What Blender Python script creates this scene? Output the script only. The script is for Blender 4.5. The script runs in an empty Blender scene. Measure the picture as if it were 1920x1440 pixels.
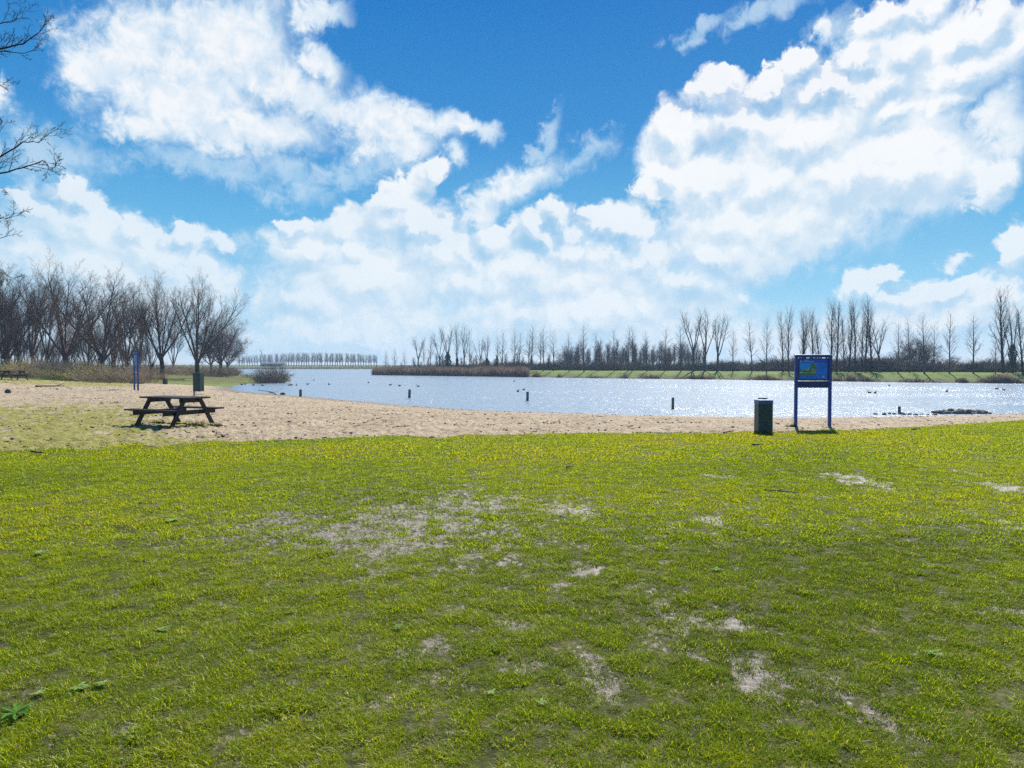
import bpy, bmesh, math, random
import numpy as np
from mathutils import Vector, Matrix, Euler, noise as mnoise

random.seed(7)
R = math.radians
scene = bpy.context.scene
COL = scene.collection

# ------------------------------------------------------------------ camera
F_PX = 1300.0            # focal length in photo pixels (1920 wide)
EYE = 1.6
HOR = 684.0              # horizon row in the photo
PITCH = math.atan((720.0 - HOR) / F_PX)
cam_d = bpy.data.cameras.new("camera")
cam_d.sensor_width = 36.0
cam_d.lens = 36.0 * F_PX / 1920.0
cam_d.clip_start = 0.05
cam_d.clip_end = 20000.0
cam = bpy.data.objects.new("camera", cam_d)
COL.objects.link(cam)
cam.location = (0, 0, EYE)
cam.rotation_euler = (math.pi / 2 - PITCH, 0, 0)
scene.camera = cam

def ray(px, py):
    """world direction through a photo pixel"""
    x = (px - 960.0) / F_PX
    y = (720.0 - py) / F_PX
    c, s = math.cos(PITCH), math.sin(PITCH)
    return Vector((x, c + y * s, -s + y * c))

def on_plane(px, py, z):
    d = ray(px, py)
    t = (z - EYE) / d.z
    return Vector((d.x * t, d.y * t, z))

def px_of(x, y, z):
    c, s = math.cos(PITCH), math.sin(PITCH)
    dz = z - EYE
    fwd = y * c - dz * s
    up = y * s + dz * c
    return 960.0 + F_PX * x / fwd, 720.0 - F_PX * up / fwd

SUN_AZ = math.atan((1430 - 960) / F_PX)     # to the right of the view axis
SUN_EL = R(43)

# ------------------------------------------------------------------ node helpers
class NT:
    """tiny wrapper to write shader maths as calls"""
    def __init__(self, tree):
        self.t = tree
    def n(self, kind, **kw):
        nd = self.t.nodes.new(kind)
        for k, v in kw.items():
            setattr(nd, k, v)
        return nd
    def put(self, sock, v):
        if v is None:
            return
        if isinstance(v, bpy.types.NodeSocket):
            self.t.links.new(v, sock)
        else:
            if sock.type == 'RGBA' and len(v) == 3:
                v = (*v, 1.0)
            sock.default_value = v
    def m(self, op, a, b=None, c=None, clamp=False):
        nd = self.n('ShaderNodeMath', operation=op, use_clamp=clamp)
        self.put(nd.inputs[0], a); self.put(nd.inputs[1], b); self.put(nd.inputs[2], c)
        return nd.outputs[0]
    def v(self, op, a, b=None, c=None, scale=None, out=0):
        nd = self.n('ShaderNodeVectorMath', operation=op)
        self.put(nd.inputs[0], a); self.put(nd.inputs[1], b); self.put(nd.inputs[2], c)
        if scale is not None:
            self.put(nd.inputs['Scale'], scale)
        return nd.outputs['Value'] if op in ('DOT_PRODUCT', 'LENGTH', 'DISTANCE') else nd.outputs[0]
    def noise(self, vec, scale, detail=2.0, rough=0.5, dim='3D', dist=0.0, lac=2.0):
        nd = self.n('ShaderNodeTexNoise', noise_dimensions=dim)
        self.put(nd.inputs['Vector'], vec)
        self.put(nd.inputs['Scale'], scale)
        nd.inputs['Detail'].default_value = detail
        nd.inputs['Roughness'].default_value = rough
        nd.inputs['Lacunarity'].default_value = lac
        nd.inputs['Distortion'].default_value = dist
        return nd
    def vor(self, vec, scale, feature='F1', dim='3D', detail=0.0, smooth=None, rand=1.0):
        nd = self.n('ShaderNodeTexVoronoi', voronoi_dimensions=dim, feature=feature)
        self.put(nd.inputs['Vector'], vec)
        nd.inputs['Scale'].default_value = scale
        nd.inputs['Randomness'].default_value = rand
        if 'Detail' in nd.inputs: nd.inputs['Detail'].default_value = detail
        if smooth is not None: nd.inputs['Smoothness'].default_value = smooth
        return nd
    def step(self, x, a, b):
        nd = self.n('ShaderNodeMapRange', interpolation_type='SMOOTHSTEP')
        self.put(nd.inputs['Value'], x); self.put(nd.inputs['From Min'], a); self.put(nd.inputs['From Max'], b)
        return nd.outputs[0]
    def lin(self, x, a, b, c=0.0, d=1.0):
        nd = self.n('ShaderNodeMapRange')
        self.put(nd.inputs['Value'], x); self.put(nd.inputs['From Min'], a); self.put(nd.inputs['From Max'], b)
        self.put(nd.inputs['To Min'], c); self.put(nd.inputs['To Max'], d)
        return nd.outputs[0]
    def mix(self, f, a, b, blend='MIX'):
        nd = self.n('ShaderNodeMix', data_type='RGBA', blend_type=blend)
        self.put(nd.inputs[0], f); self.put(nd.inputs[6], a); self.put(nd.inputs[7], b)
        return nd.outputs[2]
    def mixf(self, f, a, b):
        nd = self.n('ShaderNodeMix', data_type='FLOAT')
        self.put(nd.inputs[0], f); self.put(nd.inputs[2], a); self.put(nd.inputs[3], b)
        return nd.outputs[0]
    def ramp(self, f, stops):
        nd = self.n('ShaderNodeValToRGB')
        els = nd.color_ramp.elements
        while len(els) < len(stops): els.new(0.5)
        for e, (p, c) in zip(els, stops):
            e.position = p; e.color = (*c, 1.0) if len(c) == 3 else c
        self.put(nd.inputs[0], f)
        return nd.outputs[0]
    def xyz(self, x, y, z):
        nd = self.n('ShaderNodeCombineXYZ')
        self.put(nd.inputs[0], x); self.put(nd.inputs[1], y); self.put(nd.inputs[2], z)
        return nd.outputs[0]
    def sep(self, v):
        nd = self.n('ShaderNodeSeparateXYZ'); self.put(nd.inputs[0], v)
        return nd.outputs

def srgb(r, g, b):
    def f(c):
        c /= 255.0
        return c / 12.92 if c <= 0.04045 else ((c + 0.055) / 1.055) ** 2.4
    return (f(r), f(g), f(b))
# ------------------------------------------------------------------ sky and sun
SKY_STRENGTH = 0.10
EXPOSURE = 0.55

def azel(px, py):
    d = ray(px, py)
    return (math.atan2(d.x, d.y) * 13.0, math.atan2(d.z, math.hypot(d.x, d.y)) * 13.0)

# clouds: (photo column, row, half width, half height, tilt in degrees)
CUMULUS = [
    # low bank at the left
    (112, 352, 60, 30, -15), (52, 385, 80, 48, 0), (165, 378, 42, 30, 0), (140, 425, 105, 60, 0), (30, 455, 110, 70, 0),
    (275, 438, 50, 34, 0), (345, 440, 45, 32, 0), (405, 458, 42, 20, 15), (300, 490, 120, 55, 10), (150, 510, 210, 60, 0),
    # diagonal bank in the middle
    (800, 335, 48, 26, -30), (735, 385, 85, 36, -32), (650, 425, 80, 34, -25), (560, 432, 55, 18, 0), (770, 420, 90, 50, 0),
    (585, 475, 75, 34, -10), (655, 462, 48, 32, 0), (690, 530, 150, 55, 0), (580, 560, 110, 40, 0), (830, 480, 90, 60, 0),
    # heap in the centre
    (1030, 402, 42, 36, 0), (1000, 432, 52, 44, 0), (920, 455, 50, 46, -20), (885, 490, 58, 48, 0), (862, 535, 70, 46, 0),
    (1130, 412, 55, 36, 0), (1180, 420, 55, 38, 0), (1085, 468, 95, 58, 0), (1000, 520, 150, 70, 0), (1200, 500, 120, 80, 0),
    (1080, 590, 230, 55, 0), (1290, 540, 120, 60, 0),
    # great heap at the right
    (1248, 330, 42, 34, 0), (1212, 358, 42, 26, -20), (1310, 350, 80, 58, 0), (1345, 172, 62, 42, 0), (1365, 150, 42, 28, 0),
    (1498, 122, 42, 40, 0), (1440, 158, 55, 34, 0), (1520, 172, 66, 48, 0), (1550, 165, 48, 40, 0), (1400, 235, 120, 62, 0),
    (1270, 250, 46, 70, -10), (1500, 265, 140, 80, 0), (1600, 320, 190, 80, 0), (1440, 340, 190, 90, 0), (1410, 420, 200, 80, 0),
    (1340, 480, 140, 62, 0), (1700, 320, 150, 72, 0), (1660, 210, 62, 38, 0), (1780, 190, 62, 40, 0), (1850, 350, 58, 48, 0),
    (1650, 45, 55, 42, 0), (1675, 100, 82, 66, 0), (1615, 108, 42, 32, 0), (1790, 70, 70, 56, 0), (1850, 40, 70, 56, 0),
    (1905, 70, 60, 60, 0), (1800, 140, 88, 52, 0), (1640, 165, 72, 62, 0), (1730, 10, 60, 40, 0),
    # low bank at the right
    (1655, 512, 36, 17, -15), (1612, 542, 46, 32, 0), (1690, 560, 95, 38, 0), (1775, 540, 70, 26, 0), (1850, 560, 80, 28, 0),
    (1760, 600, 190, 46, 0), (1910, 475, 46, 62, 0),
]
SOFT = [
    (240, 70, 130, 105, 0), (175, 110, 75, 75, 0), (400, 70, 190, 110, 0), (330, 180, 190, 90, 0), (560, 170, 170, 80, 15),
    (700, 225, 160, 70, 12), (825, 235, 85, 44, 8), (760, 285, 110, 46, -10), (240, 240, 80, 34, 0), (450, 240, 200, 60, 0),
    (590, 25, 75, 40, 0), (610, 110, 60, 40, 30), (5, 190, 32, 44, 0),
    (885, 235, 50, 26, 20), (770, 215, 120, 50, 15), (975, 335, 95, 42, -30), 
    (1545, 60, 30, 40, 0), (1535, 466, 40, 13, 10), (1790, 488, 32, 16, 0), (1620, 90, 90, 80, 0), (1250, 300, 70, 90, 0),
    (1700, 250, 170, 110, 0), (1880, 250, 70, 90, 0), (700, 600, 260, 50, 0), (1150, 600, 350, 60, 0), (1720, 620, 240, 50, 0),
    (300, 560, 240, 60, 0), (420, 540, 50, 40, 0), (860, 300, 30, 40, 30), (900, 390, 70, 36, -20),
    (1560, 300, 330, 150, 0), (1450, 430, 260, 110, 0), (1760, 120, 190, 120, 0), (1060, 540, 260, 110, 0), (700, 520, 240, 110, -10),
    (180, 480, 240, 100, 0), (1800, 590, 240, 70, 0), (640, 630, 360, 60, 0), (1400, 640, 460, 60, 0), (640, 545, 260, 110, 0), (560, 470, 110, 40, 0), (200, 620, 300, 70, 0),
    # beyond the picture, for the light and the reflections
    (300, -350, 320, 160, 10), (1500, -420, 380, 180, -10), (900, -900, 500, 220, 0), (-500, 100, 330, 190, 0),
    (2500, 200, 340, 180, 0), (-700, -400, 300, 160, 0), (2600, -500, 340, 200, 0),
]

WISPS = [(1012, 262, 80, 26, -52), (1090, 292, 92, 34, -26), (985, 335, 110, 44, -30), (1325, 45, 84, 32, -25), (1440, 14, 110, 36, -8), (1570, 60, 70, 60, 0), (550, 345, 110, 55, 10), (80, 285, 150, 75, 0), (380, 300, 230, 50, 0), (700, 320, 180, 50, -10)]

world = bpy.data.worlds.new("World")
scene.world = world
world.use_nodes = True
wt = world.node_tree
wt.nodes.clear()
W = NT(wt)
SUN_P = (SUN_AZ * 13.0, SUN_EL * 13.0)

def blob_union(g, P, blobs, k):
    acc = None
    for i, (x, y, rx, ry, a) in enumerate(blobs):
        if i % 25 == 24:      # makes Cycles work through the list in order (its stack is short)
            P = g.v('MULTIPLY_ADD', g.xyz(acc, acc, 0.0), (1e-9, 1e-9, 0.0), P)
        u, v = azel(x, y)
        e = 4.0
        u1, v1 = azel(x + e, y); u2, v2 = azel(x, y - e)
        sx = math.hypot(u1 - u, v1 - v) / e * rx
        sy = math.hypot(u2 - u, v2 - v) / e * ry
        if a == 0:
            q = g.v('MULTIPLY_ADD', P, (1 / sx, 1 / sy, 0), (-u / sx, -v / sy, 0))
        else:
            mp = g.n('ShaderNodeMapping', vector_type='TEXTURE')
            mp.inputs['Location'].default_value = (u, v, 0)
            mp.inputs['Rotation'].default_value = (0, 0, -R(a))
            mp.inputs['Scale'].default_value = (sx, sy, 1)
            g.put(mp.inputs['Vector'], P)
            q = mp.outputs[0]
        r2 = g.v('LENGTH', q)
        acc = r2 if acc is None else g.m('SMOOTH_MIN', acc, r2, k)
    return g.m('SUBTRACT', 1.0, acc)

tc = W.n('ShaderNodeTexCoord').outputs['Generated']
dx, dy, dz = W.sep(tc)
az = W.m('ARCTAN2', dx, dy)
el = W.m('ARCTAN2', dz, W.m('SQRT', W.m('ADD', W.m('MULTIPLY', dx, dx), W.m('MULTIPLY', dy, dy))))
P = W.xyz(W.m('MULTIPLY', az, 13.0), W.m('MULTIPLY', el, 13.0), 0.0)
Ldir = W.v('NORMALIZE', W.v('SUBTRACT', (SUN_P[0], SUN_P[1], 0), P))
w1 = W.noise(P, 0.85, 1.0, 0.5, '2D')
w2 = W.noise(P, 3.0, 5.0, 0.62, '2D', dist=0.25)
n1, n2, fine = w1.outputs['Color'], w2.outputs['Color'], w2.outputs['Fac']
# heaped cloud
PW = W.v('MULTIPLY_ADD', n1, (0.45, 0.45, 0), P)
PW = W.v('MULTIPLY_ADD', n2, (0.42, 0.42, 0), PW)
PC = W.v('ADD', PW, (-0.435, -0.435, 0))
PV = W.v('MULTIPLY_ADD', n2, (0.16, 0.16, 0), P)
B0 = blob_union(W, PC, CUMULUS, 0.34)
V0 = W.vor(PV, 2.1, 'F1', '2D', detail=3.0).outputs['Distance']
step_ = W.v('MULTIPLY', Ldir, (0.24, 0.24, 0))
B1 = blob_union(W, W.v('ADD', PC, step_), CUMULUS, 0.34)
V1 = W.vor(W.v('ADD', PV, step_), 2.1, 'F1', '2D', detail=3.0).outputs['Distance']
C0 = W.m('MULTIPLY_ADD', V0, -0.34, W.m('ADD', B0, 0.17))
dB = W.m('SUBTRACT', B0, B1)
dC = W.m('MULTIPLY_ADD', W.m('SUBTRACT', V1, V0), 0.46, dB)
body = W.noise(P, 0.55, 3.0, 0.6, '2D').outputs['Fac']
# soft, torn cloud
PS = W.v('MULTIPLY_ADD', n1, (0.7, 0.7, 0), P)
PS = W.v('MULTIPLY_ADD', n2, (0.50, 0.50, 0), PS)
PS = W.v('ADD', PS, (-0.60, -0.60, 0))
S0 = blob_union(W, PS, SOFT, 0.4)
S1 = W.m('MULTIPLY_ADD', W.m('SUBTRACT', fine, 0.5), 0.42, W.m('MULTIPLY_ADD', W.m('SUBTRACT', body, 0.5), 0.8, S0))
aS = W.m('MULTIPLY', W.step(S1, -0.12, 0.55), 0.95)
T0 = blob_union(W, PS, WISPS, 0.3)
T0 = W.m('MULTIPLY_ADD', W.m('SUBTRACT', fine, 0.5), 1.3, T0)
aS = W.m('MAXIMUM', aS, W.m('MULTIPLY', W.step(T0, -0.05, 0.85), 0.72))
# crisp at the sunny side, melting away below
crisp = W.step(dC, -0.12, 0.20)
rim = W.m('MULTIPLY', W.step(C0, -0.08, 0.12), W.m('MULTIPLY', crisp, 0.96))
low = W.lin(W.sep(P)[1], 0.4, 3.2, 0.70, 1.0)
mass = W.m('MULTIPLY', W.step(W.m('MULTIPLY_ADD', W.m('SUBTRACT', fine, 0.5), 0.45, B0), -0.14, 0.30),
           W.m('MULTIPLY', low, W.lin(body, 0.34, 0.56, 0.74, 1.0)))
aC = W.m('MAXIMUM', rim, mass)
dS = W.m('MULTIPLY_ADD', W.m('SUBTRACT', V1, V0), 0.28, W.m('MULTIPLY', dB, 0.72))
shadeC = W.m('ADD', W.m('MULTIPLY', W.step(dS, -0.42, 0.30), 0.96), W.m('MULTIPLY', W.step(body, 0.36, 0.66), 0.24), clamp=True)
shadeS = W.m('ADD', W.m('MULTIPLY', W.step(S1, 0.0, 0.85), 0.70), W.m('MULTIPLY', W.step(fine, 0.3, 0.72), 0.38), clamp=True)

sky = W.n('ShaderNodeTexSky', sky_type='NISHITA', sun_disc=False)
sky.sun_elevation = SUN_EL
sky.sun_rotation = SUN_AZ
sky.air_density = 1.0; sky.dust_density = 0.3; sky.ozone_density = 3.0; sky.altitude = 0
k = 1.0 / SKY_STRENGTH / 2 ** EXPOSURE
def kc(*c):
    l = srgb(*c)
    return (l[0] * k, l[1] * k, l[2] * k)
colS = W.mix(shadeS, kc(168, 210, 240), kc(250, 252, 254))
colC = W.mix(shadeC, kc(168, 206, 236), kc(250, 252, 254))
def lc(r, g, b):
    return (r * k, g * k, b * k)
grad = W.ramp(W.m('MULTIPLY', el, 1 / R(60), clamp=True), [
    (0.0, (0.74, 0.83, 0.90)), (0.03, (0.58, 0.79, 0.92)), (0.09, (0.29, 0.63, 0.88)), (0.18, (0.13, 0.465, 0.79)),
    (0.30, (0.036, 0.275, 0.655)), (0.46, (0.006, 0.185, 0.57)), (1.0, (0.02, 0.13, 0.42))])
grad = W.v('SCALE', grad, scale=k)
skyc = W.mix(0.96, sky.outputs[0], grad)
px_, py_, _z = W.sep(P)
air = W.m('MULTIPLY', W.lin(py_, 0.2, 4.2, 0.62, 0.0), W.lin(px_, -8.0, 1.0, 1.0, 0.5))
colC = W.mix(air, colC, kc(186, 224, 245))
aC = W.m('MULTIPLY', aC, W.m('SUBTRACT', 1.0, W.m('MULTIPLY', air, 0.30)))
colS = W.mix(air, colS, kc(190, 225, 245))
c = W.mix(aS, skyc, colS)
c = W.mix(aC, c, colC)
bg = W.n('ShaderNodeBackground')
bg.inputs['Strength'].default_value = SKY_STRENGTH
W.put(bg.inputs['Color'], c)
wo = W.n('ShaderNodeOutputWorld')
wt.links.new(bg.outputs[0], wo.inputs['Surface'])
world.cycles.sampling_method = 'MANUAL'
world.cycles.sample_map_resolution = 256

sun_d = bpy.data.lights.new("sun", 'SUN')
sun_d.energy = 5.0
sun_d.angle = R(0.53)
sun_d.color = (1.0, 0.95, 0.87)
sun = bpy.data.objects.new("sun", sun_d)
COL.objects.link(sun)
sdir = Vector((math.sin(SUN_AZ) * math.cos(SUN_EL), math.cos(SUN_AZ) * math.cos(SUN_EL), math.sin(SUN_EL)))
sun.rotation_euler = sdir.to_track_quat('Z', 'Y').to_euler()
sun.location = sdir * 200

scene.view_settings.view_transform = 'Standard'
scene.view_settings.look = 'None'
scene.view_settings.exposure = EXPOSURE
scene.view_settings.gamma = 1.0
scene.cycles.max_bounces = 6
scene.cycles.diffuse_bounces = 2
scene.cycles.glossy_bounces = 2
scene.cycles.transmission_bounces = 3
scene.cycles.transparent_max_bounces = 8
scene.cycles.use_denoising = False
# ------------------------------------------------------------------ tagging
def tag(o, label=None, cat=None, group=None, kind=None):
    if label: o['label'] = label
    if cat: o['category'] = cat
    if group: o['group'] = group
    if kind: o['kind'] = kind
    return o

def empty(name, loc=(0, 0, 0), rz=0.0):
    o = bpy.data.objects.new(name, None)
    COL.objects.link(o)
    o.location = loc
    o.rotation_euler = (0, 0, rz)
    o.empty_display_size = 0.2
    return o

def link_mesh(name, me, parent=None, loc=None):
    o = bpy.data.objects.new(name, me)
    COL.objects.link(o)
    if parent: o.parent = parent
    if loc is not None: o.location = loc
    return o

def np_mesh(name, verts, faces, mat=None, smooth=False):
    """verts (n,3) array, faces (m,k) array of one size k or list of such arrays"""
    me = bpy.data.meshes.new(name)
    if not isinstance(faces, (list, tuple)): faces = [faces]
    faces = [np.asarray(f, dtype=np.int32) for f in faces if len(f)]
    verts = np.ascontiguousarray(verts, dtype=np.float32)
    me.vertices.add(len(verts))
    me.vertices.foreach_set("co", verts.ravel())
    loops = np.concatenate([f.ravel() for f in faces])
    sizes = np.concatenate([np.full(len(f), f.shape[1], dtype=np.int32) for f in faces])
    starts = np.concatenate([[0], np.cumsum(sizes)[:-1]]).astype(np.int32)
    me.loops.add(len(loops))
    me.loops.foreach_set("vertex_index", loops)
    me.polygons.add(len(sizes))
    me.polygons.foreach_set("loop_start", starts)
    me.polygons.foreach_set("loop_total", sizes)
    if smooth:
        me.polygons.foreach_set("use_smooth", np.ones(len(sizes), dtype=bool))
    me.update(calc_edges=True)
    me.validate()
    if mat: me.materials.append(mat)
    return me

# ------------------------------------------------------------------ numpy noise
_rs = np.random.RandomState(11)
_perm = _rs.permutation(512)
_grad = _rs.uniform(0, 2 * np.pi, 512)
_gx, _gy = np.cos(_grad), np.sin(_grad)
def perlin(x, y):
    x0 = np.floor(x).astype(np.int64); y0 = np.floor(y).astype(np.int64)
    fx, fy = x - x0, y - y0
    def g(ix, iy, dx, dy):
        h = _perm[(_perm[ix & 511] + iy) & 511]
        return _gx[h] * dx + _gy[h] * dy
    u = fx * fx * fx * (fx * (fx * 6 - 15) + 10); v = fy * fy * fy * (fy * (fy * 6 - 15) + 10)
    a = g(x0, y0, fx, fy); b = g(x0 + 1, y0, fx - 1, fy)
    c = g(x0, y0 + 1, fx, fy - 1); d = g(x0 + 1, y0 + 1, fx - 1, fy - 1)
    return (a + u * (b - a)) + v * ((c + u * (d - c)) - (a + u * (b - a)))
def fbm(x, y, octs=4, gain=0.5):
    s, a, f = 0, 1.0, 1.0
    for o in range(octs):
        s = s + a * perlin(x * f + 17.3 * o, y * f - 9.1 * o)
        a *= gain; f *= 2.03
    return s
def sstep(a, b, x):
    t = np.clip((x - a) / (b - a), 0, 1)
    return t * t * (3 - 2 * t)

# ------------------------------------------------------------------ the lie of the land
WZ = -0.6
def wpt(px, py):
    v = on_plane(px, py, WZ)
    return (v.x, v.y)
NEAR_SHORE = [wpt(*p) for p in [(1920, 773), (1850, 777), (1700, 780), (1500, 782), (1300, 780), (1200, 778), (1100, 775), (950, 771),
              (850, 766), (750, 758.5), (650, 750), (560, 742), (500, 738), (455, 734), (432, 729), (440, 723), (468, 719),
              (500, 718), (548, 716), (545, 712), (500, 707), (466, 703), (440, 700), (425, 698)]]
FAR_SHORE = [wpt(*p) for p in [(697, 703), (760, 703.8), (850, 705), (990, 707), (1100, 709), (1300, 711), (1500, 714), (1700, 717), (1920, 719)]]
LAKE = ([(260.0, 38.0), (120.0, 31.0), (50.0, 30.5)] + NEAR_SHORE +
        [(-110.0, 215.0), (-200.0, 225.0), (-340.0, 215.0), (-400.0, 300.0), (-330.0, 385.0), (-200.0, 372.0), (-140.0, 358.0), (-80.0, 348.0), (-40.0, 338.0), (10.0, 330.0),
         (60.0, 300.0), (40.0, 240.0), (0.0, 185.0), (-26.0, 166.0)] + FAR_SHORE + [(130.0, 80.0), (260.0, 86.0)])
LAKE = np.array(LAKE)

def lake_sd(x, y):
    """signed distance to the waterline: negative in the lake"""
    sh = x.shape
    x = x.ravel().astype(np.float64); y = y.ravel().astype(np.float64)
    best = np.full(x.shape, 1e18); inside = np.zeros(x.shape, bool)
    n = len(LAKE)
    for i in range(n):
        ax, ay = LAKE[i]; bx, by = LAKE[(i + 1) % n]
        ex, ey = bx - ax, by - ay
        t = np.clip(((x - ax) * ex + (y - ay) * ey) / (ex * ex + ey * ey), 0, 1)
        d = (x - ax - t * ex) ** 2 + (y - ay - t * ey) ** 2
        best = np.minimum(best, d)
        cond = (ay > y) != (by > y)
        with np.errstate(divide='ignore', invalid='ignore'):
            xi = ax + (y - ay) / (by - ay) * ex
        inside ^= cond & (x < xi)
    return (np.sqrt(best) * np.where(inside, -1, 1)).reshape(sh)

def zt_sd(x, y, sd):
    near = WZ + 0.6 * sstep(0, 1, np.clip(sd, 0, None) / 12.0) ** 0.8
    rise = 0.45 * sstep(36, 47, y) * sstep(10, 20, sd) * sstep(0, -8, x)
    near = near + rise
    bank = WZ + 1.08 * sstep(-0.02, 1, np.clip(sd, 0, None) / 8.0)
    fs = ((y > 70) & (x > -24 - (y - 80) * 0.3)) | (y > 300)
    z = np.where(fs, bank, near)
    z = np.where(sd < 0, WZ + np.maximum(sd * 0.12, -2.0), z)
    return z
def zt(x, y):
    x = np.asarray(x, float); y = np.asarray(y, float)
    return zt_sd(x, y, lake_sd(x, y))
def gz(x, y):
    return float(zt(np.array([x]), np.array([y]))[0])
def ground_hit(px, py):
    """where the ray through a photo pixel meets the land or the water"""
    d = ray(px, py)
    t = np.concatenate([np.arange(1.5, 60, 0.05), np.arange(60, 700, 0.5)])
    X, Y, Z = d.x * t, d.y * t, EYE + d.z * t
    g = np.maximum(zt(X, Y), WZ)
    i = np.argmax(Z <= g)
    if not (Z <= g).any(): i = len(t) - 1
    return Vector((X[i], Y[i], max(g[i], WZ)))
def at_px(px, dist):
    """the land's point in the column of photo pixel px, dist metres ahead"""
    x = (px - 960.0) / F_PX * dist
    return Vector((x, dist, gz(x, dist)))

# edge between lawn and sand, as photo points on level ground
EDGE_PX = np.array([(-900, 860), (-300, 850), (0, 842), (120, 843), (200, 838), (300, 834), (400, 829), (500, 826), (600, 822.5), (700, 820.5), (800, 818.5), (900, 817),
                    (960, 816), (1100, 813.5), (1300, 812), (1440, 810.5), (1500, 808.5), (1600, 806.5), (1700, 802.5), (1800, 795), (1860, 789), (1920, 783.5), (2300, 765), (3000, 757)])
_epx = (EDGE_PX[:, 0] - 960) / F_PX
_edist = np.array([on_plane(960, r, 0.0).y for r in EDGE_PX[:, 1]])
def lawn_edge(x, y):
    """metres inside the lawn (positive) measured along the view"""
    e = np.interp(x / np.maximum(y, 0.3), _epx, _edist)
    return e - y

WEAR_PX = [  # worn patches in the lawn: photo column, row, half width, half height, strength
    (760, 985, 210, 55, 0.82), (650, 1000, 140, 50, 0.85), (720, 1030, 110, 42, 0.75), (900, 940, 140, 24, 0.72), (1060, 958, 80, 16, 0.8), (500, 990, 140, 44, 0.66), (880, 1040, 120, 32, 0.66), (760, 960, 330, 80, 0.42),
    (970, 1060, 45, 16, 0.64), (1095, 1070, 45, 16, 1.04), (1045, 1100, 27, 9, 0.72), (1330, 975, 27, 11, 1.04), (1600, 898, 45, 14, 1.04), (1650, 912, 27, 9, 0.64), (1890, 915, 50, 13, 1.04),
    (1800, 882, 27, 8, 0.72), (1340, 893, 27, 5, 0.64), (1900, 985, 45, 22, 0.56), (1830, 990, 36, 11, 0.48), (1250, 1150, 40, 54, 0.64), (1180, 1125, 18, 9, 0.64), (1380, 1170, 54, 22, 0.88), (1310, 1165, 36, 16, 0.72), (1225, 1185, 16, 18, 0.96),
    (970, 1180, 36, 13, 0.88), (815, 1215, 27, 16, 0.88), (770, 1235, 36, 13, 0.80), (850, 1280, 45, 18, 0.56), (1000, 1250, 54, 11, 0.72), (1110, 1250, 54, 22, 0.64), (1130, 1290, 36, 23, 0.96), (1410, 1270, 54, 36, 1.04), (1460, 1290, 54, 27, 0.64), (1310, 1240, 45, 18, 0.56),
    (1590, 1315, 36, 14, 0.88), (1660, 1350, 54, 45, 0.72), (1560, 1280, 45, 18, 0.56), (860, 1145, 36, 11, 0.64), (1130, 1170, 18, 7, 0.72), (1790, 1210, 45, 13, 0.48), (1880, 1145, 36, 9, 0.72), (1720, 1390, 54, 36, 0.40), (1740, 1400, 36, 11, 0.64),
    (300, 1100, 54, 18, 0.36), (210, 1380, 72, 14, 0.48), (230, 1420, 54, 13, 0.56), (520, 1350, 108, 27, 0.28), (200, 1320, 45, 14, 0.40), (690, 1330, 54, 18, 0.40), (60, 1150, 54, 14, 0.24), (480, 1050, 54, 14, 0.36), (400, 1170, 54, 13, 0.24),
]
def wear_at(x, y):
    d = np.maximum(y, 0.5)
    px = 960 + F_PX * x / d
    py = 720 + F_PX * (EYE / d) - (720 - HOR)          # rows of level ground
    w = np.zeros_like(x)
    for (cx, cy, rx, ry, s) in WEAR_PX:
        # blob carried over to the ground it lies on
        gd = EYE * F_PX / (cy - HOR)
        gx = (cx - 960) / F_PX * gd
        sx = rx / F_PX * gd * 1.1; sy = max(ry / (cy - HOR) * gd, 0.05) * 1.1
        q = ((x - gx) / sx) ** 2 + ((y - gd) / sy) ** 2
        w = np.maximum(w, s * np.exp(-q * 0.9))
    n = fbm(x * 1.1, y * 1.1, 3) * 0.9
    n2 = fbm(x * 6.0, y * 6.0, 2)
    n3 = fbm(x * 24.0 + 3, y * 24.0, 2)
    base = w * 1.0 + n * 0.18 + n2 * 0.58 + n3 * 1.10
    return np.clip(base - 0.235, 0, 1), w

# ------------------------------------------------------------------ ground sheet (one polar grid, split by what grows on it)
a_in = np.arange(-42.0, 42.0001, 0.13)
a_side = np.arange(43.0, 90.0, 1.0)
a_back = np.arange(90.0, 180.0, 10.0)
az_deg = np.concatenate([-a_back[::-1] - 0.0, -a_side[::-1], a_in, a_side, a_back, [180.0]])
az_r = np.radians(az_deg)
rad = [0.0]
r_ = 0.4
while r_ < 1.6: rad.append(r_); r_ += 0.2
while r_ < 50: rad.append(r_); r_ *= 1.0075
while r_ < 500: rad.append(r_); r_ *= 1.018
while r_ < 12000: rad.append(r_); r_ *= 1.25
rad = np.array(rad[1:])
A, Rr = np.meshgrid(az_r, rad)
GX, GY = Rr * np.sin(A), Rr * np.cos(A)
SD = lake_sd(GX, GY)
GZ = zt_sd(GX, GY, SD)
EDG = lawn_edge(GX, GY) + fbm(GX * 0.9, GY * 0.9, 3) * 0.55 + fbm(GX * 5, GY * 5, 2) * 0.18
front = GY > 0.2
is_lawn = (EDG > 0) | ~front
wear, _w = wear_at(GX, np.where(front, GY, 5.0))
wear = np.where(is_lawn, wear, 0)
near_m = sstep(120, 40, Rr)
lawn_mask = sstep(-0.3, 0.3, EDG) * front
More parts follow.
